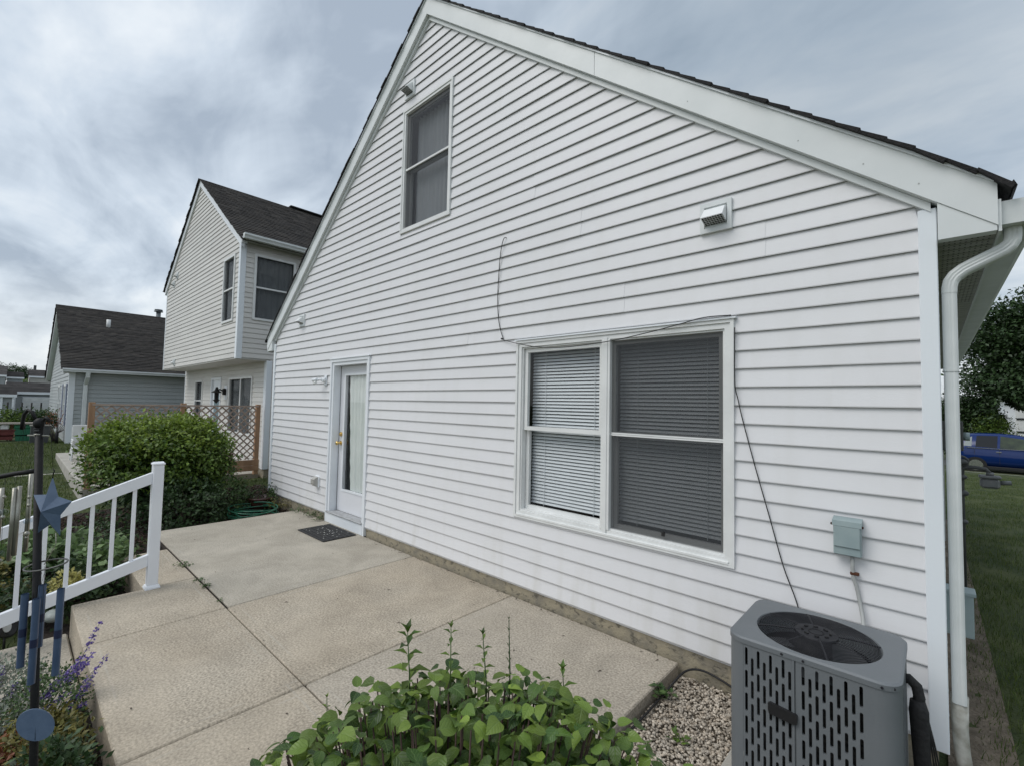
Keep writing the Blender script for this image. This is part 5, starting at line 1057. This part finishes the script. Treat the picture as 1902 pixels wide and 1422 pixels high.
BX('chimney', DGREY, g3, -68.6, -68.4, -1.75, -1.55, 4.0, 4.75); wq = MB(w2mat(-65)); wq.box(-.75, -.52, -.05, -.002, 3.08, 3.34); wq.build('window', DGREY, g3)
g4 = far_house('distant grey house with brown hipped roof at the left photo edge', -60, -9, -3.62, .5, 3.36, 4.35, 8, FG, 'house', .1)
g5 = far_house('distant grey house wing lower behind the garage roof', -63, -3.5, -2.5, .5, 3.30, 3.9, 6, FG, 'house', .08)
# trees
def tree(label, c, radii, ncl, per, cr, size, mtl, cut=None, rt=.2):
    z0 = float(G(c[0], c[1])); t = thing('tree', label, 'tree', (c[0], c[1], z0))
    mb = MB(); mb.tube([(c[0], c[1], z0 - .1), (c[0] + .05, c[1], c[2] - radii[2] * .5), (c[0], c[1], c[2] + radii[2] * .3)], [rt, rt * .7, rt * .3], 10); mb.build('trunk', BARK, t)
    for k in range(9):
        a = k * 2.4; q = random.uniform(.5, .8); zb = c[2] - radii[2] * random.uniform(.1, .6)
        MB().tube([(c[0], c[1], zb), (c[0] + radii[0] * q * .5 * math.cos(a), c[1] + radii[1] * q * .5 * math.sin(a), zb + .25 * radii[2]), (c[0] + radii[0] * q * math.cos(a), c[1] + radii[1] * q * math.sin(a), zb + .5 * radii[2])], [rt * .35, rt * .2, rt * .08], 6).build('limb', BARK, t)
    cloud('crown', c, radii, ncl, per, cr, size, mtl, t, bias=.45, droop=.1, top=.0, cut=cut); return t
tree('big dark leafy tree at the right photo edge, above the blue car', (5.4, 33, 3.9), (4.3, 3.2, 4.9), 1300, 64, (.36, .36, .28), .20, DKLEAF, rt=.3, cut=lambda P: (P[:, 2] > 2.35 + .35 * np.sin(P[:, 0] * 3)) | (P[:, 0] < 2.6))
tree('far dark round tree between the distant roofs', (-88, -2.7, 4.0), (1.5, 1.3, 1.75), 90, 40, (.2, .2, .15), .18, DKLEAF)
tree('far tree cut by the left photo edge', (-86, -4.9, 4.1), (1.3, 1.3, 1.7), 70, 40, (.2, .2, .15), .18, DKLEAF)
tree('small bright tree left of the distant cream house', (-75, -2.2, 2.6), (.7, .6, .9), 40, 30, (.12, .12, .1), .14, BUSHL)
bush('hedge_shrub', 'clipped round green shrub behind the blue car', 'shrub', (2.35, 31.8, .45), (.75, .7, 1.25), 130, 40, (.16, .16, .12), .09, BUSHL, float(G(2, 31.8)))
bush('hedge_shrub', 'dark shrub under the tree, right of the downspout', 'shrub', (1.2, 33, .7), (1.6, .9, 2.0), 420, 40, (.25, .2, .2), .14, DKLEAF, float(G(1, 33)))
# white garage on the right
wg = thing('garage', 'white garage with panelled door behind the blue car, right photo edge', 'garage', (7, 46, -1.3))
BX('wall', TRIM, wg, 3.75, 10, 44, 50, -1.4, 2.7); MB().prism([(3.5, 2.7), (10.3, 2.7), (6.9, 4.6)], 43.7, 50).build('roof', SHING3, wg)
for k in range(4):
    BX('door_panel', WPLA, wg, 4.25, 8.2, 43.95, 43.99, -1.2 + k * .9, -.34 + k * .9, .02)
    BX('door_hinge', BLACK, wg, 4.30, 4.75, 43.90, 43.95, -.40 + k * .9, -.33 + k * .9)
# ------------------------------------------------------------------ blue car
car = thing('parked_car', 'blue hatchback parked on the street at the right photo edge', 'car', (2.6, 26.3, -.76))
CT = Matrix.Translation((.55, 25.6, -.765)); 
def side(z): return .90 - .10 * max(0, (z - .9) / .6) ** 1.2 if z > .9 else .90 - .05 * ((.7 - z) / .6) ** 2
st = [  # x, bottom z, belt z, roof z
 (.0, .55, .98, 1.00), (.05, .42, 1.02, 1.10), (.18, .36, 1.04, 1.38), (.45, .30, 1.05, 1.60), (.9, .28, 1.05, 1.655), (1.5, .28, 1.02, 1.665), (2.1, .28, .99, 1.62), (2.6, .28, .97, 1.48), (3.0, .28, .95, 1.22), (3.35, .30, .93, .96), (3.9, .33, .86, .875), (4.25, .40, .74, .755), (4.35, .5, .62, .63)]
mb = MB(CT); vs = []; m = 0
for (x, zb, zl, zt) in st:
    zs = [zb, zb + (zl - zb) * .25, zb + (zl - zb) * .6, zl - .06, zl]; w = [.80, .90, .915, .885, .86]
    if x < .1 or x > 4.2: w = [q * .9 for q in w]
    k = max(0, (zt - zl) / .65); zs2 = [zl + (zt - zl) * .9, zt]; w2 = [.86 - .20 * k, .50 if k > .1 else .80]
    prof = list(zip(w, zs)) + list(zip(w2, zs2)); m = len(prof) * 2
    vs += [(x, -a, z) for a, z in prof] + [(x, a, z) for a, z in reversed(prof)]
mb.add(vs, [(i * m + k, i * m + (k + 1) % m, (i + 1) * m + (k + 1) % m, (i + 1) * m + k) for i in range(len(st) - 1) for k in range(m)] + [tuple(range(m - 1, -1, -1)), tuple((len(st) - 1) * m + k for k in range(m))], True)
mb.build('body', BLUEC, car)
def cwin(name, pts, m_=CARG, off=.006):
    mb = MB(CT); q = []
    for x, z in pts:
        # interpolate profile half width at height z between belt and roof
        xs_ = [s_[0] for s_ in st]; zl = float(np.interp(x, xs_, [s_[2] for s_ in st])); zt = float(np.interp(x, xs_, [s_[3] for s_ in st])); k = max(0, (zt - zl) / .65)
        f = (z - zl) / max(.01, (zt - zl) * .9); q.append((x, -(.86 - .20 * k * f) - off, z))
    mb.add(q, [tuple(range(len(q)))]); return mb.build(name, m_, car)
cwin('rear_quarter_window', [(.42, 1.12), (.66, 1.10), (.70, 1.52), (.52, 1.42)], mat('pale_car_glass', (.30, .33, .33), None, .1))  # quarter window has a pale base colour
cwin('rear_door_window', [(.78, 1.10), (1.42, 1.07), (1.46, 1.57), (.84, 1.56)])
cwin('front_door_window', [(1.50, 1.07), (2.52, 1.03), (2.20, 1.47), (1.54, 1.57)], mat('see_through_glass_green', (.06, .08, .045), (.03, .04, .03), .1, 3))
MB(CT).box(.5, 2.6, -.905, -.885, 1.035, 1.055).build('chrome_strip', SILVER, car)
for x in (1.38, 2.42): MB(CT).box(x, x + .16, -.925, -.895, .90, .93, .008).build('door_handle', SILVER, car)
for x in (.74, 1.48, 2.55): MB(CT).box(x, x + .008, -.913, -.90, .40, 1.03).build('door_gap', BLACKP, car)
MB(CT).box(.72, 3.6, -.88, .88, .16, .30, .02).build('sill_trim', BLACKP, car)
mb = MB(CT); mb.box(2.55, 2.72, -1.05, -.90, 1.03, 1.15, .03); mb.build('wing_mirror', BLUEC, car)
MB(CT).box(-.01, .16, -.84, -.55, .86, 1.04, .03).build('tail_light', REDP, car)
for x in (.78, 3.5):
    for s_ in (-1, 1):
        mb = MB(CT); ya = s_ * .90; mb.tube([(x, ya - .1 * s_, .33), (x, ya + .012 * s_, .33)], .335, 24); w_ = mb.build('wheel', TIRE, car); MB(CT).tube([(x, ya + .0 * s_, .33), (x, ya + .018 * s_, .33)], .22, 16).build('rim', SILVER, w_)
# ------------------------------------------------------------------ gravel
def stones(name, xs, ys, n, smin, smax, zfn, mtl, mask=None, layers=2):
    base = np.array([(1, 0, 0), (-1, 0, 0), (0, 1, 0), (0, -1, 0), (0, 0, 1), (0, 0, -1)], float)
    import itertools
    ico_v = []; phi = (1 + 5 ** .5) / 2
    for a, b in itertools.product((-1, 1), (-phi, phi)): ico_v += [(0, a, b), (a, b, 0), (b, 0, a)]
    V = np.array(ico_v); V /= np.linalg.norm(V[0]); D2 = ((V[:, None] - V[None]) ** 2).sum(-1); el = np.sort(np.unique(np.round(D2, 5)))[1]; F = []
    for i in range(12):
        for j in range(i + 1, 12):
            for k in range(j + 1, 12):
                if abs(D2[i, j] - el) < .01 and abs(D2[j, k] - el) < .01 and abs(D2[i, k] - el) < .01:
                    nrm = np.cross(V[j] - V[i], V[k] - V[i]); F.append((i, j, k) if nrm @ V[i] > 0 else (i, k, j))
    F = np.array(F); P = np.stack([RNG.uniform(*xs, n), RNG.uniform(*ys, n)], 1)
    if mask is not None: P = P[mask(P[:, 0], P[:, 1])]
    n = len(P); s = RNG.uniform(smin, smax, n); sc = s[:, None] * np.stack([RNG.uniform(.7, 1.3, n), RNG.uniform(.6, 1.0, n), RNG.uniform(.45, .75, n)], 1)
    VV = V[None] * (1 + RNG.normal(0, .12, (n, 12, 1))) * sc[:, None]; a = RNG.uniform(0, 6.28, n); b = RNG.normal(0, .4, n); c, s_ = np.cos(a), np.sin(a)
    x = VV[..., 0] * c[:, None] - VV[..., 1] * s_[:, None]; y = VV[..., 0] * s_[:, None] + VV[..., 1] * c[:, None]; z = VV[..., 2] + x * b[:, None] * .5
    z0 = zfn(P[:, 0], P[:, 1]) + RNG.uniform(0, smax * layers, n)
    VV = np.stack([x + P[:, 0:1], y + P[:, 1:2], z + z0[:, None]], -1).reshape(-1, 3); FF = (F[None] + (np.arange(n) * 12)[:, None, None]).reshape(-1, 3)
    return mesh_np(name, VV, FF, mtl, None, False, kind='stuff')
GRAV = mat('pale_gravel', (.38, .32, .25), (.50, .45, .38), .85, 30, .3, 120, island=.42)
stones('gravel', (-1.26, .03), (-2.9, -.01), 34000, .0055, .0120, lambda x, y: G(x, y) + .016, GRAV)
stones('mulch_chips', (-3.9, -1.3), (-5.4, -2.71), 9000, .006, .018, lambda x, y: G(x, y) + .014, mat('mulch_chip', (.03, .02, .014), (.07, .045, .03), 1, 20, island=.4))
stones('bed_mulch_chips', (-10.4, -5.9), (-2.8, .4), 9000, .008, .022, lambda x, y: G(x, y) + .014, MATS['mulch_chip'], mask=lambda x, y: (x < -7.3) | (y < -2.3))
mb = MB(); random.seed(33)
for k in range(90):
    x, y = random.uniform(-7.1, -1.4), random.uniform(-2.6, -.05)
    if k > 40: y = -.03 - abs(random.gauss(0, .03)); x = random.uniform(-5.2, -1.3)
    if x < -5.1 and y < -1.8: continue
    a = random.uniform(0, 3.14); l = random.uniform(.004, .022); w_ = random.uniform(.0015, .005); c, s_ = math.cos(a), math.sin(a)
    mb.add([(x + c * l, y + s_ * l, .004), (x - s_ * w_, y + c * w_, .007), (x - c * l, y - s_ * l, .003), (x + s_ * w_, y - c * w_, .0045)], [(0, 1, 2, 3)])
mb.build('leaf_litter', BARK, None, kind='stuff')
# ------------------------------------------------------------------ grass
def grass(name, n, xs, ys, h, w, mask=None, pdens=None):
    P = np.stack([RNG.uniform(*xs, n), (ys[0] + (ys[1] - ys[0]) * RNG.uniform(0, 1, n) ** (pdens or 1))], 1)
    if mask is not None: P = P[mask(P[:, 0], P[:, 1])]
    n = len(P); Z = G(P[:, 0], P[:, 1]); a = RNG.uniform(0, 6.28, n); hh = h * RNG.uniform(.5, 1.25, n); ww = w * RNG.uniform(.7, 1.3, n); lean = RNG.uniform(.1, .7, n) * hh
    c, s = np.cos(a), np.sin(a); b = RNG.uniform(0, 6.28, n)
    B0 = np.stack([P[:, 0] - c * ww, P[:, 1] - s * ww, Z], 1); B1 = np.stack([P[:, 0] + c * ww, P[:, 1] + s * ww, Z], 1)
    M0 = np.stack([P[:, 0] - c * ww * .7 + np.cos(b) * lean * .35, P[:, 1] - s * ww * .7 + np.sin(b) * lean * .35, Z + hh * .6], 1); M1 = M0 + np.stack([c * ww * 1.4, s * ww * 1.4, 0 * c], 1)
    T = np.stack([P[:, 0] + np.cos(b) * lean, P[:, 1] + np.sin(b) * lean, Z + hh], 1)
    V = np.stack([B0, B1, M1, M0, T], 1).reshape(-1, 3); i = (np.arange(n) * 5)[:, None]; F = np.concatenate([i + np.array([0, 1, 2]), i + np.array([0, 2, 3]), i + np.array([3, 2, 4])], 0)
    return mesh_np(name, V, F, BLADE, None, False, kind='stuff')
def nz2(x, y): return np.sin(x * 7.1 + np.sin(y * 3.3) * 1.7) + np.sin(y * 5.3 + np.sin(x * 4.1) * 2)
grass('grass', 150000, (.15, 4.5), (-1.5, 22.3), .055, .0022, lambda x, y: (x < .9 + y * .2) & ((nz2(x * .8, y * .8) + RNG.normal(0, .9, len(x))) > -1.1) & ((RNG.uniform(0, 1, len(x)) < .16) & (x > .12) | (x > .17 + .07 * np.sin(y * 2.2) + .05 * np.sin(y * 6) + RNG.normal(0, .07, len(x)))), 1.9)
grass('grass', 90000, (-24, -5.2), (-7, 2.4), .06, .005, lambda x, y: ~(((x > -19.2) & (x < -11.4) & (y > -2.2) & (y < .95)) | ((x > -16.8) & (x < -15.95)) | ((x > -10.5) & (y > -2.9) & (y < .5)) | ((x > -8.6) & (y > 0)) | ((x > -5.3))))
# ------------------------------------------------------------------ small weeds
def weed(label, x, y, z, r, n, size, m_=MIDLEAF, h=.5, name='weed'):
    n = int(n * 1.5); P = np.array([x, y, z]) + np.clip(RNG.normal(size=(n, 3)), -1.6, 1.6) * np.array([r, r, r * h]); P[:, 2] = np.maximum(P[:, 2], z + .002); D = rdir(n); D[:, 2] = np.abs(D[:, 2]) * .5
    t = thing(name, label, 'weed', (x, y, z)); leaf_mesh('foliage', P, np.array([0, 0, 1.0]) + rdir(n) * .4, D, RNG.uniform(.7, 1.2, n) * size, m_, t, kind='stuff'); mb = MB()
    for p in P[::3]: mb.tube([(x + (p[0] - x) * .5, y + (p[1] - y) * .5, z - .01), tuple(p)], .001, 4)
    mb.build('stem', m_, t); return t
weed('weed tuft in the joint nearest the railing post', -5.62, -1.85, 0, .045, 30, .030)
weed('small weed in the middle of the weedy patio joint', -5.05, -1.845, 0, .028, 22, .022)
weed('tallest weed in the patio joint', -4.83, -1.845, .01, .024, 26, .026, h=1.0)
weed('tiny weed where the weedy joint meets the corner of four slabs', -4.42, -1.845, 0, .015, 10, .018)
weed('weed sprouting from the patio edge over the gravel', -1.235, -.36, -.04, .028, 26, .05, h=1)
weed('small bright weed in the gravel', -1.02, -.62, -.07, .02, 16, .035, BUSHL)
weed('lower small weed in the gravel', -.86, -.98, -.07, .018, 12, .03, BUSHL)
weed('moss and weeds along the foundation left of the pot', -7.72, -.07, .0, .13, 130, .035, GOLDLEAF)
weed('weed clump against the foundation left of the door', -6.75, -.05, .02, .06, 60, .03, MIDLEAF)
weed('weed strip on the foundation midway to the corner', -7.1, -.04, .03, .09, 60, .03, MIDLEAF)
weed('trailing weed at the left bottom of the door', -6.46, -.06, .02, .06, 50, .035, MIDLEAF, h=.9)
# ------------------------------------------------------------------ flower bed at the lower left
cm = thing('catmint', 'purple flowering catmint leaning over the patio edge', 'flowering plant', (-3.6, -2.9, -.25))
cloud('foliage', (-3.60, -2.90, -.06), (.30, .16, .20), 90, 24, (.04, .03, .04), .022, MIDLEAF, cm, zmin=-.24, droop=-.2)
cloud('foliage', (-3.75, -3.1, -.03), (.40, .22, .20), 60, 26, (.04, .04, .04), .020, GREYLEAF, cm, zmin=-.24, droop=-.3)
def spike(parent, base, tip, n=60, r=.012, frac=.55):
    b, t = Vector(base), Vector(tip); mid = b.lerp(t, .5) + Vector((0, 0, .02)); MB().tube([b, mid, t], [.0022, .0018, .001], 5).build('flower_stem', MIDLEAF, parent)
    P = []; 
    for k in range(n):
        f = 1 - frac * random.random(); q = b.lerp(t, f); g_ = round(f * 14) / 14; q = b.lerp(t, g_); rr = r * (1.25 - g_ * .7) * random.uniform(.5, 1.1); a = random.uniform(0, 6.28); P.append((q.x + rr * math.cos(a), q.y + rr * math.sin(a), q.z + random.gauss(0, .004)))
    P = np.array(P); leaf_mesh('flower_spike', P, rdir(len(P)), rdir(len(P)) + np.array([0, 0, .3]), RNG.uniform(.009, .016, len(P)), PURPLE, parent, aspect=.8)
random.seed(5)
for (b, t_, n_, r_) in [((-3.60, -2.86, -.1), (-3.522, -2.70, .396), 150, .017), ((-3.50, -2.86, -.05), (-3.47, -2.66, .225), 90, .015), ((-3.62, -2.90, -.05), (-3.565, -2.72, .215), 150, .024), ((-3.55, -2.88, -.1), (-3.547, -2.72, .06), 150, .026),
                       ((-3.68, -2.92, -.1), (-3.621, -2.765, .175), 170, .028), ((-3.7, -2.95, -.1), (-3.686, -2.82, .105), 150, .028), ((-3.8, -2.98, -.1), (-3.75, -2.868, .0), 120, .026), ((-3.9, -3.05, -.1), (-3.892, -3.003, .03), 120, .024),
                       ((-3.65, -2.95, -.1), (-3.60, -2.80, .03), 120, .026), ((-3.75, -3.0, -.1), (-3.80, -2.92, .08), 90, .024), ((-3.58, -2.9, -.1), (-3.50, -2.75, -.02), 110, .026), ((-4.0, -3.08, -.1), (-4.08, -3.06, .08), 70, .02)]:
    spike(cm, b, t_, n_, r_)
gp_l = bush('silver_plant', 'silver white leaved plant with small pale flowers behind the chime tubes', 'flowering plant', (-3.95, -3.05, -.05), (.34, .18, .20), 90, 26, (.04, .03, .03), .022, GREYLEAF, -.26, droop=-.3, nst=8)
bush('golden_plant', 'yellow green leafy plant under the catmint at the patio edge', 'garden plant', (-3.15, -2.93, -.06), (.36, .17, .16), 90, 28, (.035, .03, .03), .030, GOLDLEAF, -.26, droop=0, nst=8)
bush('red_leaf_plant', 'rusty red leaved plant in the bottom left corner', 'garden plant', (-3.22, -3.20, -.06), (.30, .20, .15), 70, 24, (.04, .04, .03), .034, REDLEAF, -.26, droop=0, nst=8)
bush('dark_leaf_plant', 'dark green plant against the lower patio edge', 'garden plant', (-2.75, -2.92, -.02), (.28, .15, .20), 60, 24, (.04, .03, .03), .034, DKLEAF, -.26, droop=0, nst=8)
# ------------------------------------------------------------------ the leafy shrub in the foreground
fs = thing('leafy_shrub', 'broad leaved green shrub with upright shoots in the foreground, beside patio and gravel', 'shrub', (-.93, -2.26, -.1))
def big_leaf(seed):
    r = random.Random(seed); n = 8; w0 = r.uniform(.36, .45); vs = []; uv = []; curl = r.uniform(.15, .75); fold = r.uniform(.10, .38); wav = r.uniform(0, .03)
    for i in range(n + 1):
        t = i / n; w = w0 * (math.sin(math.pi * min(1, t ** .72)) ** .85 if 0 < t < 1 else .0) * (1 - .22 * t); zc = .12 * math.sin(t * math.pi * .5) - curl * t * t * .55; yy = t * (1 - .12 * curl * t)
        for s_ in (-1, -.5, 0, .5, 1): vs.append((s_ * w, yy - (.06 * abs(s_) if i == 1 else 0), zc + abs(s_) * fold * w + wav * math.sin(t * 19 + s_))); uv.append((.5 + s_ * w / w0 * .5, t))
    F = [(i * 5 + j, i * 5 + j + 1, (i + 1) * 5 + j + 1, (i + 1) * 5 + j) for i in range(n) for j in range(4)]
    return np.array(vs), np.array(F), np.array(uv)
LV = [big_leaf(k) for k in range(10)]; LM = []
for V_, F_, U_ in LV:
    o = mesh_np('leaf', V_, F_, SHRUBL, None, True, uv=U_); LM.append(o.data); bpy.data.objects.remove(o)
random.seed(12); leaves = []; sb = Vector((-.93, -2.26, -.1)); sc0 = Vector((-.93, -2.24, .385)); tips_ = []
rh = Vector((right.x, right.y, 0)).normalized(); fhh = Vector((fwd.x, fwd.y, 0)).normalized()
stemmb = []
for k in range(360):
    a = random.uniform(0, 6.283); q = math.sqrt(random.random()); u = q * math.cos(a); w = q * math.sin(a)
    topz = sc0.z + .545 * math.sqrt(max(0, 1 - .80 * (u * u + w * w))) * random.uniform(.86, 1.02)
    tip = sc0 + rh * u * .64 + fhh * w * .42; tip.z = topz
    b = sb + rh * u * .15 + fhh * w * .12; m = b.lerp(tip, .55) + (rh * u + fhh * w) * .03; stemmb.append((b, m, tip))
    nn = random.randint(4, 7); nd = random.uniform(0, 3.14)
    for j in range(nn):
        f = 1 - j * .105 - .01; p = b.lerp(m, f * 2) if f < .5 else m.lerp(tip, (f - .5) * 2)
        for s_ in (0, 1):
            aa = nd + j * 1.57 + s_ * 3.14 + random.uniform(-.35, .35); size = random.uniform(.044, .080) * (1 if j > 0 else .75)
            leaves.append((p, aa, size, random.uniform(-1.0, .35) - .06 * j, random.randrange(10), random.uniform(-.5, .5)))
def leaf_M(p, aa, size, pitch, roll):
    D = Vector((math.cos(aa) * math.cos(pitch), math.sin(aa) * math.cos(pitch), math.sin(pitch))); S = D.cross(Vector((0, 0, 1))).normalized(); U = S.cross(D)
    Mx = Matrix((S, D, U)).transposed().to_4x4(); return Matrix.Translation(p + D * size * .18) @ Mx @ Matrix.Rotation(roll, 4, 'Y') @ Matrix.Scale(size, 4)
camp = Vector((0, CAMY, CAMZ))
def vis(l):
    p = l[0]; d = p - camp; dep = d.dot(fwd); h = (p - sc0); out_ = Vector((h.x / .6, h.y / .5, h.z / .6)); return (out_.length + .5 * out_.dot(Vector((-d.x, -d.y, -d.z)).normalized())) + .3 * (p.z)
leaves.sort(key=vis, reverse=True)
for l in leaves[:290]:
    o = bpy.data.objects.new('leaf', LM[l[4]]); COL.objects.link(o); o.parent = fs; o.matrix_parent_inverse = Matrix.Translation(-fs.location); o.matrix_basis = leaf_M(l[0], l[1], l[2], l[3], l[5])
Vs, Fs, Us = [], [], []; off = 0
for l in leaves[290:]:
    V_, F_, U_ = LV[l[4]]; M4 = np.array(leaf_M(l[0], l[1], l[2], l[3], l[5])); Vs.append(V_ @ M4[:3, :3].T + M4[:3, 3]); Fs.append(F_ + off); Us.append(U_); off += len(V_)
mesh_np('inner_leaves', np.concatenate(Vs), np.concatenate(Fs), SHRUBL, fs, True, uv=np.concatenate(Us), kind='stuff')
mb = MB()
for b, m, tip in stemmb: mb.tube([b, m, m.lerp(tip, .93)], [.005, .0036, .0020], 6)
mb.build('stems', STEM, fs)
def shoot(base, tip, n, size, name='young_shoot', m_=BUSHL, grassy=False):
    b, t = Vector(base), Vector(tip); s_ = MB().tube([b, b.lerp(t, .5) + Vector((.004, .002, 0)), t], [.0028, .0022, .0012], 6).build(name, MIDLEAF, fs)
    P, D, Nn, S = [], [], [], []
    for j in range(n):
        f = (j + .5) / n; p = b.lerp(t, f)
        for s2 in (0, 1):
            aa = j * 1.57 + s2 * 3.14 + random.uniform(-.2, .2) + .6; el = -.15 + .8 * f * f; el = 1.1 if grassy else el
            P.append(p); D.append((math.cos(aa) * math.cos(el), math.sin(aa) * math.cos(el), math.sin(el))); Nn.append((0, 0, 1)); S.append(size * (1 - .55 * f) * random.uniform(.85, 1.15))
    for k in range(3): P.append(t); D.append((math.cos(k * 2.1) * .5, math.sin(k * 2.1) * .5, 1)); Nn.append((0, 0, 1)); S.append(size * .45)
    leaf_mesh('shoot_leaves', np.array(P), np.array(Nn, float), np.array(D), np.array(S), m_, s_, aspect=.42 if not grassy else .18, fold=.5)
for b_, t_, n_, z_, g_ in [((-1.19, -2.235, .70), (-1.194, -2.248, .982), 11, .095, False), ((-1.107, -2.155, .70), (-1.096, -2.159, 1.0), 9, .055, False), ((-1.018, -2.074, .70), (-1.025, -2.092, .98), 10, .055, False),
                     ((-.969, -2.03, .70), (-.965, -2.041, 1.03), 14, .028, True), ((-1.383, -2.397, .5), (-1.38, -2.405, .779), 5, .034, False), ((-.843, -1.91, .62), (-.847, -1.922, .876), 8, .075, False)]:
    shoot(b_, t_, n_, z_, grassy=g_, m_=(MIDLEAF if g_ else BUSHL))
